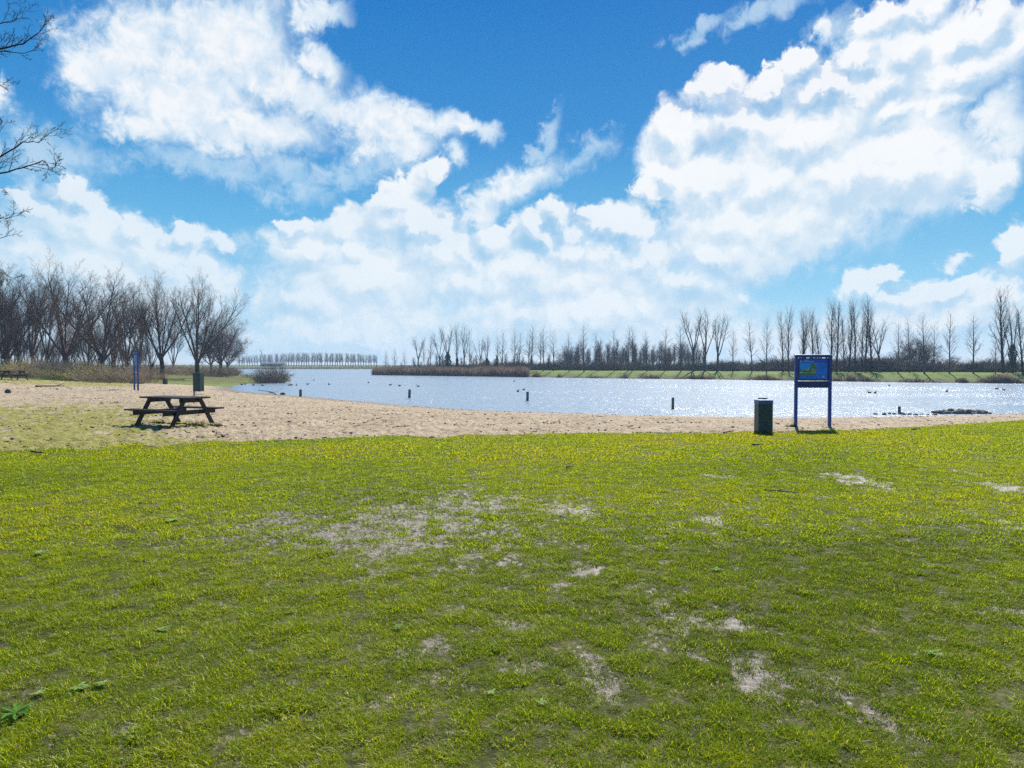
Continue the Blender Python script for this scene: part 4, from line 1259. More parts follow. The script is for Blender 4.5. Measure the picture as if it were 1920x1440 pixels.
for k in range(26):      # saplings among it
    a, b_, h = proto('vase', k % 4)
    loc = at_px(-60 + k * 14 + rng.uniform(-8, 8), rng.uniform(66, 95))
    s = rng.uniform(4.0, 7.5) / h
    M = Matrix.Translation(loc) @ Matrix.Rotation(rng.uniform(0, 6.28), 4, 'Z') @ Matrix.Diagonal((s * 0.8, s * 0.8, s, 1))
    items.append((a, M)); items.append((b_, M))
merged("undergrowth", items, None, "tangled brown undergrowth filling the wood between its trunks", "undergrowth")
# lakeside shrubs
r2 = random.Random(5)
PSH.append((shrub_tubes(r2, 420, 2.3, 1.75, 0.014, 0.9).build("willow_stems", m_stem_d), None))
b = ground_hit(503, 718.5)
plant_shrub("willow_shrub", 4, (b.x, b.y + 1.0, gz(b.x, b.y + 1.0) - 0.1), 0.95, "domed brown willow shrub standing at the water's edge", None, 1.5)
b = at_px(430, 118)
plant_shrub("willow_shrub", 4, b, 0.85, "reddish brown shrub under the dense round tree by the water", None)
b = at_px(462, 100)
plant_shrub("willow_shrub", 2, b, 0.45, "small pale twiggy shrub on the grass left of the domed willow shrub", None)

# --- the branches that reach in from the left
TT = (Tubes(), Tubes())
tp = Vector((-11.6, 12.2, gz(-11.6, 12.2)))
rng3 = random.Random(77)
TT[0].add([tp + Vector((0, 0, -0.2)), tp + Vector((0, 0, 0.5)), tp + Vector((0.1, -.05, 2.2)), tp + Vector((-0.1, 0, 4.2)), tp + Vector((0.1, .1, 6.5)), tp + Vector((0, .1, 9.5))],
          [0.36, 0.27, 0.23, 0.19, 0.14, 0.06], 10)
cfgb = [dict(seg=5, wig=0.10, up=0.03, tap=0.4, k=4, kids=6, t0=0.2, ang=40, len=0.42, fall=0.3, rr=0.6),
        dict(seg=4, wig=0.13, up=0.04, tap=0.5, k=3, kids=4, t0=0.2, ang=42, len=0.5, fall=0.3, rr=0.65),
        dict(seg=3, wig=0.13, up=0.03, tap=0.6, k=3, kids=0, t0=0, ang=0, len=0, fall=0, rr=0)]
cfgb[0]['trunk_to'] = -1
for c_ in cfgb: c_['min'] = 0.0022
def limb(px_pts, dist, r0, trunk_h, kids=14, klen=0.75):
    pts = [tp + Vector((0, 0, trunk_h))]
    for (px, py, dd) in px_pts:
        d = ray(px * 0.74 if px > 0 else px, py); t = (dist + dd) / d.y
        pts.append(Vector((d.x * t, dist + dd, EYE + d.z * t)))
    # round the corners
    sm = [pts[0]]
    for a, b_ in zip(pts[:-1], pts[1:]):
        for f in (0.33, 0.66, 1.0):
            q = a.lerp(b_, f)
            sm.append(q + Vector((rng3.gauss(0, .012), rng3.gauss(0, .012), rng3.gauss(0, .012))) if f < 1 else q)
    n = len(sm)
    rr_ = [r0 * (1 - 0.90 * i / (n - 1)) + 0.002 for i in range(n)]
    rr_ = [r * 0.46 for r in rr_]
    TT[1].add(sm, rr_, 6)
    for j in range(max(4, int(kids * 0.75))):
        t = 0.22 + 0.77 * (j + rng3.random()) / max(4, int(kids * 0.75))
        f = t * (n - 1); i = min(int(f), n - 2); f -= i
        q = sm[i].lerp(sm[i + 1], f); dd = (sm[i + 1] - sm[i]).normalized()
        a = R(rng3.uniform(28, 55))
        side = perp(dd, rng3.uniform(0, 6.28)); side.z += 0.35; side.normalize()
        nd = (dd * math.cos(a) + side * math.sin(a)).normalized()
        grow(TT, q, nd, klen * 0.72 * rng3.uniform(0.5, 1.15) * (1 - 0.45 * t), max(rr_[i] * 0.5, 0.0032), 0, cfgb, rng3)
limb([(-60, 105, 0), (0, 92, 0), (60, 82, .1), (100, 60, .2), (130, 32, .3)], 11.6, 0.045, 4.9, 18)
limb([(-50, 100, .6), (0, 96, .6), (60, 100, .6), (100, 86, .6)], 11.6, 0.030, 4.9, 12)
limb([(-70, 60, .3), (0, 44, .3), (36, 40, .3), (60, 10, .4)], 11.6, 0.030, 5.4, 10)
limb([(-60, 160, -.3), (0, 152, -.3), (22, 165, -.3)], 11.6, 0.018, 4.4, 7, 0.5)
limb([(-60, 330, 0), (0, 294, 0), (58, 266, 0), (98, 268, .1), (131, 246, .2)], 11.6, 0.040, 2.6, 18)
limb([(-60, 345, -.5), (0, 325, -.5), (55, 315, -.5), (108, 301, -.4), (132, 322, -.4), (144, 306, -.4)], 11.6, 0.036, 2.6, 18)
limb([(-60, 360, .4), (0, 352, .4), (20, 365, .4)], 11.6, 0.02, 2.5, 7, 0.5)
limb([(-60, 430, .2), (0, 410, .2), (28, 406, .2), (64, 394, .2)], 11.6, 0.026, 2.3, 9, 0.6)
limb([(-60, 465, .2), (0, 447, .2), (36, 428, .2)], 11.6, 0.022, 2.2, 8, 0.55)
limb([(-60, 480, .2), (0, 505, .2), (30, 520, .2), (52, 531, .3)], 11.6, 0.018, 2.2, 7, 0.45)
limb([(-80, 250, .8), (0, 246, .8), (20, 225, .8)], 11.6, 0.022, 3.4, 8, 0.55)
r_t = empty("overhanging_tree", tp)
tag(r_t, "bare tree outside the left edge whose thin budding branches hang into the sky", "tree")
for nm, T_, mt in (("trunk", TT[0], m_bark), ("crown", TT[1], m_bark)):
    ob = link_mesh(nm, T_.build("overhanging_" + nm, mt), r_t)
    ob.location = -tp
# ------------------------------------------------------------------ built things
class MB:
    def __init__(self): self.bm = bmesh.new()
    def box(self, size, loc=(0, 0, 0), rot=(0, 0, 0), bev=0.0):
        M = Matrix.Translation(loc) @ Euler(rot).to_matrix().to_4x4() @ Matrix.Diagonal((*size, 1))
        r = bmesh.ops.create_cube(self.bm, size=1.0, matrix=M)
        if bev:
            es = list({e for v in r['verts'] for e in v.link_edges})
            bmesh.ops.bevel(self.bm, geom=es, offset=bev, segments=2, profile=0.6, affect='EDGES')
        return self
    def beam(self, a, b, w, h, bev=0.004, up=(0, 0, 1)):
        """a board from a to b, w across, h high"""
        a, b = Vector(a), Vector(b)
        x = (b - a); L = x.length; x.normalize()
        z = Vector(up); y = z.cross(x).normalized(); z = x.cross(y)
        M = Matrix((x, y, z)).transposed().to_4x4()
        M = Matrix.Translation((a + b) / 2) @ M @ Matrix.Diagonal((L, w, h, 1))
        r = bmesh.ops.create_cube(self.bm, size=1.0, matrix=M)
        if bev:
            es = list({e for v in r['verts'] for e in v.link_edges})
            bmesh.ops.bevel(self.bm, geom=es, offset=bev, segments=2, profile=0.6, affect='EDGES')
        return self
    def cyl(self, a, b, r0, r1=None, seg=16):
        a, b = Vector(a), Vector(b)
        q = (b - a).to_track_quat('Z', 'Y').to_matrix().to_4x4()
        bmesh.ops.create_cone(self.bm, cap_ends=True, segments=seg, radius1=r0, radius2=r0 if r1 is None else r1, depth=(b - a).length,
                              matrix=Matrix.Translation((a + b) / 2) @ q)
        return self
    def prism(self, outline, z0, z1, bev=0.0, M=None):
        """an outline in x, y pulled from z0 to z1"""
        lo = [self.bm.verts.new((x, y, z0)) for x, y in outline]
        hi = [self.bm.verts.new((x, y, z1)) for x, y in outline]
        n = len(outline)
        self.bm.faces.new(lo[::-1]); self.bm.faces.new(hi)
        for i in range(n): self.bm.faces.new((lo[i], lo[(i + 1) % n], hi[(i + 1) % n], hi[i]))
        vs = lo + hi
        if bev:
            es = list({e for v in vs for e in v.link_edges})
            r = bmesh.ops.bevel(self.bm, geom=es, offset=bev, segments=2, profile=0.6, affect='EDGES')
        if M is not None: bmesh.ops.transform(self.bm, matrix=M, verts=[v for v in self.bm.verts])
        return self
    def poly(self, pts):
        self.bm.faces.new([self.bm.verts.new(p) for p in pts]); return self
    def mesh(self, name, mat):
        bmesh.ops.recalc_face_normals(self.bm, faces=self.bm.faces)
        me = bpy.data.meshes.new(name); self.bm.to_mesh(me); self.bm.free()
        me.materials.append(mat)
        return me
    def build(self, name, mat, parent=None):
        return link_mesh(name, self.mesh(name, mat), parent)

def copy_tree(o, parent=None):
    c = o.copy(); COL.objects.link(c); c.parent = parent
    for ch in list(o.children): copy_tree(ch, c)
    return c

# materials
m_wood, g, o = new_mat("stained_wood")
tcn = g.n('ShaderNodeTexCoord').outputs['Object']
n = g.noise(g.v('MULTIPLY', tcn, (2.0, 22.0, 22.0)), 3.0, 5, 0.65).outputs['Fac']
n2 = g.noise(tcn, 4.0, 3, 0.6).outputs['Fac']
principled(g, o, g.ramp(g.m('ADD', g.m('MULTIPLY', n, 0.65), g.m('MULTIPLY', n2, 0.35)), [(0.32, (0.008, 0.005, 0.004)), (0.55, (0.022, 0.013, 0.010)), (0.72, (0.05, 0.036, 0.03))]), 0.55, 0.4, normal=bump(g, n, 0.5, 0.004))
def paint(name, c, rough=0.35, var=0.25):
    m, g, o = new_mat(name)
    n = g.noise(pos(g), 7.0, 4, 0.65).outputs['Fac']
    n2 = g.noise(pos(g), 60.0, 2, 0.6).outputs['Fac']
    col = g.mix(g.lin(n, 0.3, 0.7), tuple(v * (1 - var) for v in c), tuple(min(1, v * (1 + var)) for v in c))
    principled(g, o, col, g.lin(n2, 0.3, 0.7, rough - 0.06, rough + 0.12), 0.5, normal=bump(g, n2, 0.08, 0.002))
    return m
m_blue = paint("blue_paint", (0.008, 0.045, 0.26))
m_bluelid = paint("blue_band_paint", (0.012, 0.085, 0.30))
m_green = paint("dark_green_paint", (0.006, 0.040, 0.034), 0.42)
m_steel = paint("galvanised_steel", (0.30, 0.30, 0.31), 0.45)
m_dark = paint("dark_steel", (0.02, 0.022, 0.025), 0.4)
m_post = plain_mat("weathered_post", (0.07, 0.075, 0.06), (0.19, 0.175, 0.14), 0.85, 9.0)

# --- picnic tables
def picnic_table(loc, rz, label, s=1.0):
    """a table with its benches joined by two A-frames; x runs along the boards"""
    t = empty("picnic_table", loc, rz)
    t.scale = (s, s, s)
    tag(t, label, "picnic table", "picnic tables on the sand")
    H, SH, L, fx = 0.765, 0.455, 1.80, 0.60
    b = MB()
    for k in range(5): b.beam((-L / 2, (k - 2) * 0.152, H - 0.02), (L / 2, (k - 2) * 0.152, H - 0.02), 0.142, 0.042)
    b.build("tabletop", m_wood, t)
    for sy in (-1, 1):
        b = MB()
        for k in (-0.5, 0.5): b.beam((-L / 2, sy * 0.70 + k * 0.148, SH - 0.02), (L / 2, sy * 0.70 + k * 0.148, SH - 0.02), 0.138, 0.042)
        b.build("seat", m_wood, t)
    for sx in (-1, 1):
        MB().beam((sx * fx, -0.36, H - 0.095), (sx * fx, 0.36, H - 0.095), 0.045, 0.105).build("top_batten", m_wood, t)
        MB().beam((sx * (fx - 0.048), -0.83, SH - 0.10), (sx * (fx - 0.048), 0.83, SH - 0.10), 0.045, 0.115).build("seat_beam", m_wood, t)
        for sy in (-1, 1):
            MB().beam((sx * (fx + 0.047), sy * 0.68, -0.03), (sx * (fx + 0.047), sy * 0.24, H - 0.045), 0.045, 0.11, up=(0, sy, 0.3)).build("leg", m_wood, t)
    return t
picnic_table(Vector((-8.93, 18.35, gz(-8.93, 18.35) + 0.01)), R(-24), "dark brown picnic table with attached benches on the sand near the lawn", 0.98)
b = ground_hit(27, 712.5)
picnic_table(b, R(2), "distant dark picnic table by the brambles, cut near the left edge", 1.0)

# --- litter bins
def bin_outline(w, d, c):
    return [(-w + c, -d), (w - c, -d), (w, -d + c), (w, d - c), (w - c, d), (-w + c, d), (-w, d - c), (-w, -d + c)]
def litter_bin(loc, rz, label, h=0.80, w=0.20, band=True, post=None):
    t = empty("litter_bin", loc, rz)
    tag(t, label, "litter bin", "green litter bins")
    z0 = post[0] if post else 0.0
    MB().prism(bin_outline(w, w, 0.035), z0 + 0.0, z0 + h - 0.10, 0.006).build("body", m_green, t)
    b = MB()
    b.prism(bin_outline(w + 0.006, w + 0.006, 0.037), z0 + h - 0.104, z0 + h - 0.012, 0.004)
    b.build("rim_band", m_bluelid if band else m_green, t)
    MB().prism(bin_outline(w - 0.03, w - 0.03, 0.03), z0 + h - 0.03, z0 + h - 0.008).build("bin_liner", m_dark, t)
    MB().box((0.012, 0.10, h - 0.2), (w + 0.004, 0.05, z0 + h / 2 - 0.02)).build("hinge_strip", m_steel if band else m_dark, t)
    if post:
        MB().box((0.07, 0.07, z0 + h + 0.02), (-w - 0.036, 0.0, (z0 + h + 0.02) / 2 - 0.03), bev=0.006).build("post", m_steel, t)
        for zb in (z0 + 0.1, z0 + h - 0.15): MB().box((0.05, 0.09, 0.05), (-w - 0.03, 0, zb)).build("bracket", m_dark, t)
        MB().prism(bin_outline(w + 0.012, w + 0.012, 0.05), z0 + h - 0.014, z0 + h + 0.035, 0.012).build("lid", m_green, t)
    else:
        MB().box((0.05, 0.05, h + 0.05), (w * 0.55, w + 0.035, (h + 0.05) / 2 - 0.02), bev=0.005).box((w * 1.3, 0.02, 0.03), (w * 0.3, w + 0.02, h + 0.012)).build("post", m_dark, t)
    return t
p = ground_hit(1437, 812)
litter_bin((p.x, p.y + 0.2, p.z - 0.02), R(1), "dark green litter bin with a blue top band at the lawn's edge", 0.80, 0.172)
d = 35.5
p = at_px(372, d)
litter_bin(p, R(-8), "dark green litter bin raised on a grey post behind the near picnic table", 0.92, 0.205, False, post=(0.30,))
p = at_px(309.5, 66)
litter_bin(p, R(10), "small far green litter bin on the grass under the V-shaped tree", 0.50, 0.19, False)

# --- notice boards
M_PANEL = {}
def flat_mat(name, c, rough=0.45):
    if name not in M_PANEL: M_PANEL[name] = paint(name, c, rough, 0.06)
    return M_PANEL[name]
def shape(pts, y, z0=0.0): return [(x, y, z) for x, z in pts]
def notice_board(loc, rz, label, s=1.0, detail=True):
    t = empty("notice_board", loc, rz)
    t.scale = (s, s, s)
    tag(t, label, "notice board", "blue notice boards on two legs")
    W2, H = 0.425, 1.86      # half distance of the legs, height
    for sx in (-1, 1):
        MB().box((0.075, 0.075, H - 0.04), (sx * W2, 0, (H - 0.04) / 2 - 0.03), bev=0.010).build("leg", m_blue, t)
    MB().box((2 * W2 + 0.085, 0.085, 0.075), (0, 0, H - 0.035), bev=0.022).build("top_rail", m_blue, t)
    pb = 1.245
    b = MB()
    for (sx) in (-1, 1): b.box((0.035, 0.05, 0.53), (sx * (W2 - 0.053), 0, 1.50))
    b.box((2 * W2 - 0.075, 0.05, 0.035), (0, 0, 1.222))
    for k in range(6): b.box((0.03, 0.04, 0.035), (-0.33 + k * 0.132, 0, 1.778))
    b.box((2 * W2 - 0.075, 0.05, 0.022), (0, 0, 1.755))
    b.build("frame", flat_mat("navy_frame", (0.006, 0.02, 0.12)), t)
    MB().box((2 * W2 - 0.082, 0.03, 0.17), (0, 0.004, 1.095), bev=0.004).build("lower_board", flat_mat("navy_board", (0.007, 0.022, 0.11)), t)
    pn = MB().box((0.722, 0.02, 0.505), (0, -0.004, 1.4915)).build("panel", flat_mat("panel_blue", (0.012, 0.19, 0.72)), t)
    if not detail: return t
    Y = -0.0165
    u0, z0 = -0.361, 1.739       # the panel's upper left corner
    def q(x, z): return (u0 + x * 0.722, z0 - z * 0.505)
    def put_shape(name, pts, c, layer=0):
        y = Y - 0.0008 * layer
        b = MB(); f = [q(*p_) for p_ in pts]
        b.poly([(x, y, z) for x, z in f]); return b.build(name, flat_mat(name + "_ink", c), pn)
    put_shape("header_strip", [(0, 0), (1, 0), (1, .155), (0, .155)], (0.008, 0.10, 0.50))
    b = MB()
    rngp = random.Random(3)
    # the white bird-like emblem in the header
    for pts in ([(.02, .10), (.05, .07), (.075, .09), (.10, .04), (.115, .05), (.085, .115), (.05, .125)], [(.02, .125), (.10, .125), (.10, .135), (.02, .135)]):
        b.poly([(x, Y - 0.0016, z) for x, z in [q(*p_) for p_ in pts]])
    # two lines of small unreadable lettering
    def words(x, z, h, lens, b):
        for L_ in lens:
            for k in range(L_):
                hh = h * (1.0 if k == 0 else rngp.choice([.68, .68, .95]))
                b.poly([(xx, Y - 0.0016, zz) for xx, zz in [q(x, z), q(x + .0125, z), q(x + .0125, z - hh), q(x, z - hh)]]); x += .0165
            x += .014
    words(.175, .055, .038, [9], b); words(.175, .115, .042, [8, 12], b)
    b.build("lettering", flat_mat("pale_lettering", (0.42, 0.55, 0.72)), pn)
    put_shape("map_water", [(0, .165), (.60, .165), (.60, .80), (0, .80)], (0.02, 0.30, 0.80))
    b = MB()
    land = [[(.0, .17), (.13, .175), (.11, .215), (.03, .23), (0, .22)], [(0, .40), (.03, .42), (.05, .52), (.10, .58), (.16, .53), (.22, .50), (.27, .55), (.33, .55), (.37, .47), (.41, .41), (.42, .30), (.39, .20), (.42, .17), (.50, .19), (.57, .28), (.60, .38), (.60, .68), (.0, .68)],
            [(0, .68), (.60, .70), (.60, .80), (.01, .80)]]
    for pts in land: b.poly([(x, Y - 0.0016, z) for x, z in [q(*p_) for p_ in pts]])
    b.build("map_land", flat_mat("map_green", (0.07, 0.20, 0.015)), pn)
    put_shape("map_beach", [(.19, .49), (.24, .53), (.31, .52), (.36, .45), (.39, .39), (.40, .42), (.37, .50), (.33, .57), (.26, .58), (.21, .55)], (0.50, 0.46, 0.06), 3)
    b = MB()
    def line(p0, p1, w):
        (xa, za), (xb, zb) = q(*p0), q(*p1)
        d_ = Vector((xb - xa, 0, zb - za)); n_ = Vector((-d_.z, 0, d_.x)).normalized() * w
        b.poly([(xa + n_.x, Y - 0.0032, za + n_.z), (xb + n_.x, Y - 0.0032, zb + n_.z), (xb - n_.x, Y - 0.0032, zb - n_.z), (xa - n_.x, Y - 0.0032, za - n_.z)])
    for p0, p1, w in [((.02, .67), (.59, .695), .004), ((.43, .175), (.52, .36), .002), ((.52, .36), (.58, .60), .002), ((.215, .68), (.215, .80), .003), ((.10, .56), (.10, .65), .003), ((.39, .66), (.47, .45), .002)]: line(p0, p1, w)
    for k in range(5):
        r_ = .05 + k * .026
        pr = None
        for a in range(0, 6):
            an = R(-8 + a * 17); pt = (.42 + r_ * math.cos(an), .68 - r_ * 1.5 * math.sin(an))
            if pr: line(pr, pt, .0028)
            pr = pt
    b.build("map_paths", flat_mat("map_white", (0.62, 0.66, 0.70)), pn)
    put_shape("map_car_park", [(.01, .675), (.05, .64), (.11, .645), (.125, .67), (.10, .71), (.05, .715)], (0.55, 0.60, 0.66), 4)
    b = MB()
    for (x, z) in [(.635, .225), (.635, .325), (.695, .225), (.695, .325), (.635, .42), (.635, .50), (.695, .51)]:
        b.poly([(xx, Y - 0.0016, zz) for xx, zz in [q(x, z), q(x + .028, z), q(x + .028, z + .042), q(x, z + .042)]])
    b.build("pictograms", flat_mat("pictogram_red", (0.36, 0.16, 0.22)), pn)
    b = MB()
    for z in (.20, .25, .28, .31, .34, .37, .40): words(.83, z + .02, .012, [3, 4], b)
    for z in (.87, .90, .93): words(.02, z, .012, [5, 4], b); words(.30, z, .012, [7, 5], b)
    b.build("small_print", flat_mat("small_print_ink", (0.03, 0.10, 0.30)), pn)
    put_shape("white_badge", [(.815, .84), (.875, .84), (.88, .85), (.88, .93), (.87, .935), (.815, .935)], (0.62, 0.62, 0.68))
    b = MB(); b.poly([(x, Y - 0.0016, z) for x, z in [q(*p_) for p_ in [(.835, .925), (.84, .87), (.85, .855), (.862, .87), (.866, .925), (.856, .925), (.853, .89), (.846, .89), (.843, .925)]]])
    b.build("badge_mark", flat_mat("navy_board", (0, 0, 0)), pn)
    return t
p = at_px(1524.5, 17.75)
notice_board(p, R(-3), "blue two-legged notice board with a map panel standing on the beach", 1.0)
p = at_px(255, 45)
notice_board(p, R(-51), "blue notice board seen nearly edge-on at the far left of the beach", 1.32)

# --- posts in the water
for (px, top, bot, lab) in [(563.5, 730, 744, "short wooden post at the waterline nearest the domed willow shrub"), (767.5, 730, 746, "slim wooden post in the water under the reed point"),
                            (989, 734.5, 752, "wooden post in the shallow water below the end of the reed bed"), (1261.5, 745, 767, "thickest wooden post in the glittering water left of the litter bin"),
                            (1686, 762, 776, "short wooden post at the waterline beside the heap of earth")]:
    b = on_plane(px, bot, WZ)
    zt_ = EYE + ray(px, top).z / ray(px, top).y * b.y
    r_ = 2.6 / F_PX * b.y
    o_ = MB().cyl((0, 0, -0.8), (0, 0, zt_ - WZ - 0.03), r_, r_ * 0.95, 14).cyl((0, 0, zt_ - WZ - 0.03), (0, 0, zt_ - WZ), r_ * 0.95, r_ * 0.7, 14).build("wooden_post", m_post)
    o_.location = b; o_.rotation_euler = (rng.gauss(0, .03), rng.gauss(0, .03), 0)
    tag(o_, lab, "post", "wooden posts in the water")

# --- water birds
m_bird = plain_mat("dark_feathers", (0.015, 0.015, 0.017), (0.05, 0.05, 0.055), 0.6)
m_beak = plain_mat("pale_beak", (0.5, 0.45, 0.4), (0.7, 0.65, 0.6), 0.5)
def bird_mesh():
    bm_ = bmesh.new()
    # rings from tail to bill along x: (x, z, half width, half height)
    prof = [(-.21, .105, .008, .008), (-.18, .09, .035, .022), (-.12, .07, .075, .055), (-.03, .055, .095, .075), (.06, .06, .085, .075), (.115, .085, .055, .06), (.135, .13, .034, .04), (.148, .175, .028, .03), (.162, .205, .030, .032), (.185, .212, .026, .026), (.205, .208, .010, .010)]
    rings = []
    for (x, z, w, h) in prof:
        rings.append([bm_.verts.new((x, w * math.cos(a), z + h * math.sin(a))) for a in [k / 10 * 2 * math.pi for k in range(10)]])
    for r0, r1 in zip(rings[:-1], rings[1:]):
        for k in range(10): bm_.faces.new((r0[k], r0[(k + 1) % 10], r1[(k + 1) % 10], r1[k]))
    bm_.faces.new(rings[0]); bm_.faces.new(rings[-1][::-1])
    bmesh.ops.recalc_face_normals(bm_, faces=bm_.faces)
    me = bpy.data.meshes.new("water_bird"); bm_.to_mesh(me); bm_.free()
    for p_ in me.polygons: p_.use_smooth = True
    me.materials.append(m_bird)
    return me
bird_me = bird_mesh()
beak_me = MB().cyl((.200, 0, .207), (.245, 0, .198), .011, .002, 8).mesh("beak", m_beak)
BIRDS = [(443, 722.5), (450, 722), (475, 723), (492, 723.5), (542, 723), (546, 722.6), (556, 722.7), (577, 721), (588, 713.5), (617, 721.5), (691, 718), (732, 722.5), (749, 724), (784, 725),
         (971, 734.5), (982, 731.5), (964, 715.5), (1630, 737), (1641, 737.5), (1667, 724), (1775, 735), (1869, 730), (1882, 732)]
BL = ["among the flock in the bay behind the beach", "alone on the open water under the reed bed", "floating beside the post below the reed bed", "on the water right of the blue notice board"]
for k, (px, py) in enumerate(BIRDS):
    b = on_plane(px, py, WZ)
    if gz(b.x, b.y) > WZ - 0.05: b.y += 1.5
    w = empty("water_bird", b, rng.uniform(0, 6.28)); w.scale = (0.95,) * 3
    grp = 0 if px < 680 else 1 if px < 900 else 2 if px < 1000 else 3
    tag(w, "small dark water bird floating " + ["in the flock near the bay's sandy edge", "on open water below the reed point", "near the post in the middle of the lake", "on the water right of the blue notice board"][grp], "bird",
        ["birds in the bay", "birds below the reed point", "birds near the middle post", "birds right of the notice board"][grp])
    link_mesh("body", bird_me, w); link_mesh("beak", beak_me, w)

# --- houses beyond the far bank
m_roof = plain_mat("roof_tiles", (0.035, 0.033, 0.036), (0.09, 0.085, 0.09), 0.7, 3.0)
m_roof2 = plain_mat("grey_roof", (0.10, 0.10, 0.11), (0.2, 0.2, 0.21), 0.7, 2.0)
m_wall = plain_mat("brick_wall", (0.16, 0.10, 0.075), (0.28, 0.19, 0.15), 0.85, 5.0)
m_wallw = plain_mat("white_wall", (0.55, 0.56, 0.58), (0.72, 0.72, 0.73), 0.8, 2.0)
m_glass = plain_mat("window_glass", (0.02, 0.025, 0.03), (0.05, 0.06, 0.07), 0.1, 1.0, 0.5)
def house(px, dist, w, dpt, wall_h, roof_h, rz, wm, rm, label, chimney=True, hip=0.0, nwin=3):
    b = at_px(px, dist)
    t = empty("house", b, rz)
    tag(t, label, "house", None)
    MB().box((w, dpt, wall_h + 0.3), (0, 0, wall_h / 2 - 0.15)).build("wall", wm, t)
    o_ = 0.35
    a = MB()
    x0, y0, z0 = w / 2 + o_ * 0.4, dpt / 2 + o_, wall_h - 0.15
    vs = [(-x0, -y0, z0), (x0, -y0, z0), (x0, y0, z0), (-x0, y0, z0), (-x0 + hip, 0, wall_h + roof_h), (x0 - hip, 0, wall_h + roof_h)]
    v = [a.bm.verts.new(p_) for p_ in vs]
    for f in ((0, 1, 5, 4), (2, 3, 4, 5), (1, 2, 5), (3, 0, 4), (3, 2, 1, 0)): a.bm.faces.new([v[i] for i in f])
    rf = a.build("roof", rm, t)
    if chimney: MB().box((0.6, 0.6, 1.1), (w * 0.47 - 0.5, 0, wall_h + roof_h + 0.05)).build("chimney", wm, rf)
    for k in range(nwin):
        x = (k - (nwin - 1) / 2) * w / (nwin + 0.4)
        wn = MB().box((1.25, 0.06, 1.3), (x, -dpt / 2 - 0.02, wall_h * 0.52)).build("window", m_wallw, t)
        MB().box((1.05, 0.05, 1.1), (x, -dpt / 2 - 0.045, wall_h * 0.52)).build("pane", m_glass, wn)
    dr = MB().box((1.0, 0.07, 2.0), (w * 0.5 - 0.9, -dpt / 2 - 0.025, 1.0)).build("door", m_dark, t)
    return t
house(1644, shore_dist(1644, 95), 5.2, 6, 1.7, 1.3, R(-4), m_wall, m_roof2, "grey gabled far house half hidden behind the tall narrow poplars", False, 0.6, 2)
house(1737, shore_dist(1737, 95), 5.0, 5, 1.3, 0.6, R(5), m_wall, m_roof2, "low far house with a chimney behind the slim young trees at right", True, 0.0, 2)
house(779, shore_dist(779, 55), 4.9, 6, 1.2, 1.6, R(8), m_wallw, m_roof, "dark roofed far house on the reed point with a pale gable", False, 0.9, 2)
house(883, shore_dist(883, 60), 2.4, 5, 2.2, 0.8, R(-12), m_wallw, m_roof2, "small pale far house glimpsed between the ivy-clad trees", False, 0.0, 1)
# long low shed across the lake, and a slanting crane
b = at_px(512, 430)
t = empty("farm_shed", b, 0.05); tag(t, "long low pale shed before the row of poplars across the lake", "shed")
MB().box((13, 7, 1.9), (0, 0, 0.85)).build("wall", m_roof2, t)
a = MB(); vs = [(-6.7, -4, 1.75), (6.7, -4, 1.75), (6.7, 4, 1.75), (-6.7, 4, 1.75), (-6.7, 0, 2.9), (6.7, 0, 2.9)]
v = [a.bm.verts.new(p_) for p_ in vs]
for f in ((0, 1, 5, 4), (2, 3, 4, 5), (1, 2, 5), (3, 0, 4), (3, 2, 1, 0)): a.bm.faces.new([v[i] for i in f])
a.build("roof", m_roof2, t)
for k in range(3): MB().box((1.8, 0.1, 1.5), (-4 + k * 4, -3.53, 0.75)).build("door", m_roof, t)
b = at_px(495, 425)
t = empty("crane", b, 0); tag(t, "thin slanting crane boom rising beside the pale shed across the lake", "crane")
MB().beam((0.6, 0, 1.2), (-1.9, 0, 10.2), 0.35, 0.35, 0).build("boom", m_steel, t)
MB().box((3.0, 2.0, 1.3), (0.8, 0, 0.9), bev=0.1).build("body", m_dark, t)
MB().box((3.4, 0.5, 0.7), (0.8, 0.9, 0.2), bev=0.15).box((3.4, 0.5, 0.7), (0.8, -0.9, 0.2), bev=0.15).build("track", m_dark, t)

# --- driftwood, sticks, stones, heap
m_drift = plain_mat("driftwood", (0.06, 0.045, 0.035), (0.16, 0.125, 0.095), 0.85, 12.0)
m_stone = plain_mat("dark_stone", (0.03, 0.028, 0.028), (0.09, 0.085, 0.08), 0.8, 8.0)
m_earth = plain_mat("dug_earth", (0.15, 0.115, 0.085), (0.34, 0.26, 0.19), 0.95, 6.0)
def stick(px0, py0, px1, py1, r, label, name="stick", wob=0.12, forks=1, lift=0.0):
    a, b = ground_hit(px0, py0), ground_hit(px1, py1)
    T = Tubes(); n = 6
    L = (b - a).length
    pts = []
    for i in range(n + 1):
        q = a.lerp(b, i / n) - a
        q += Vector((rng.gauss(0, wob * L * .25), rng.gauss(0, wob * L * .25), 0)) * (1 if 0 < i < n else 0)
        q.z = gz(a.x + q.x, a.y + q.y) - a.z + r * 0.9 + lift * i / n + 0.008
        pts.append(q)
    T.add(pts, [r * (1 - 0.55 * i / n) for i in range(n + 1)], 6)
    for k in range(forks):
        s = rng.randint(2, n - 1); d_ = (pts[s] - pts[s - 1]).normalized()
        e = pts[s] + (d_ + Vector((rng.gauss(0, .5), rng.gauss(0, .5), 0.25))).normalized() * L * rng.uniform(.12, .25)
        T.add([pts[s], pts[s].lerp(e, .5) + Vector((0, 0, .01)), e], [r * .5, r * .4, r * .2], 5)
    o_ = link_mesh(name, T.build(name, m_drift)); o_.location = a
    return tag(o_, label, name.split('_')[0] if name != "driftwood" else "driftwood", None)
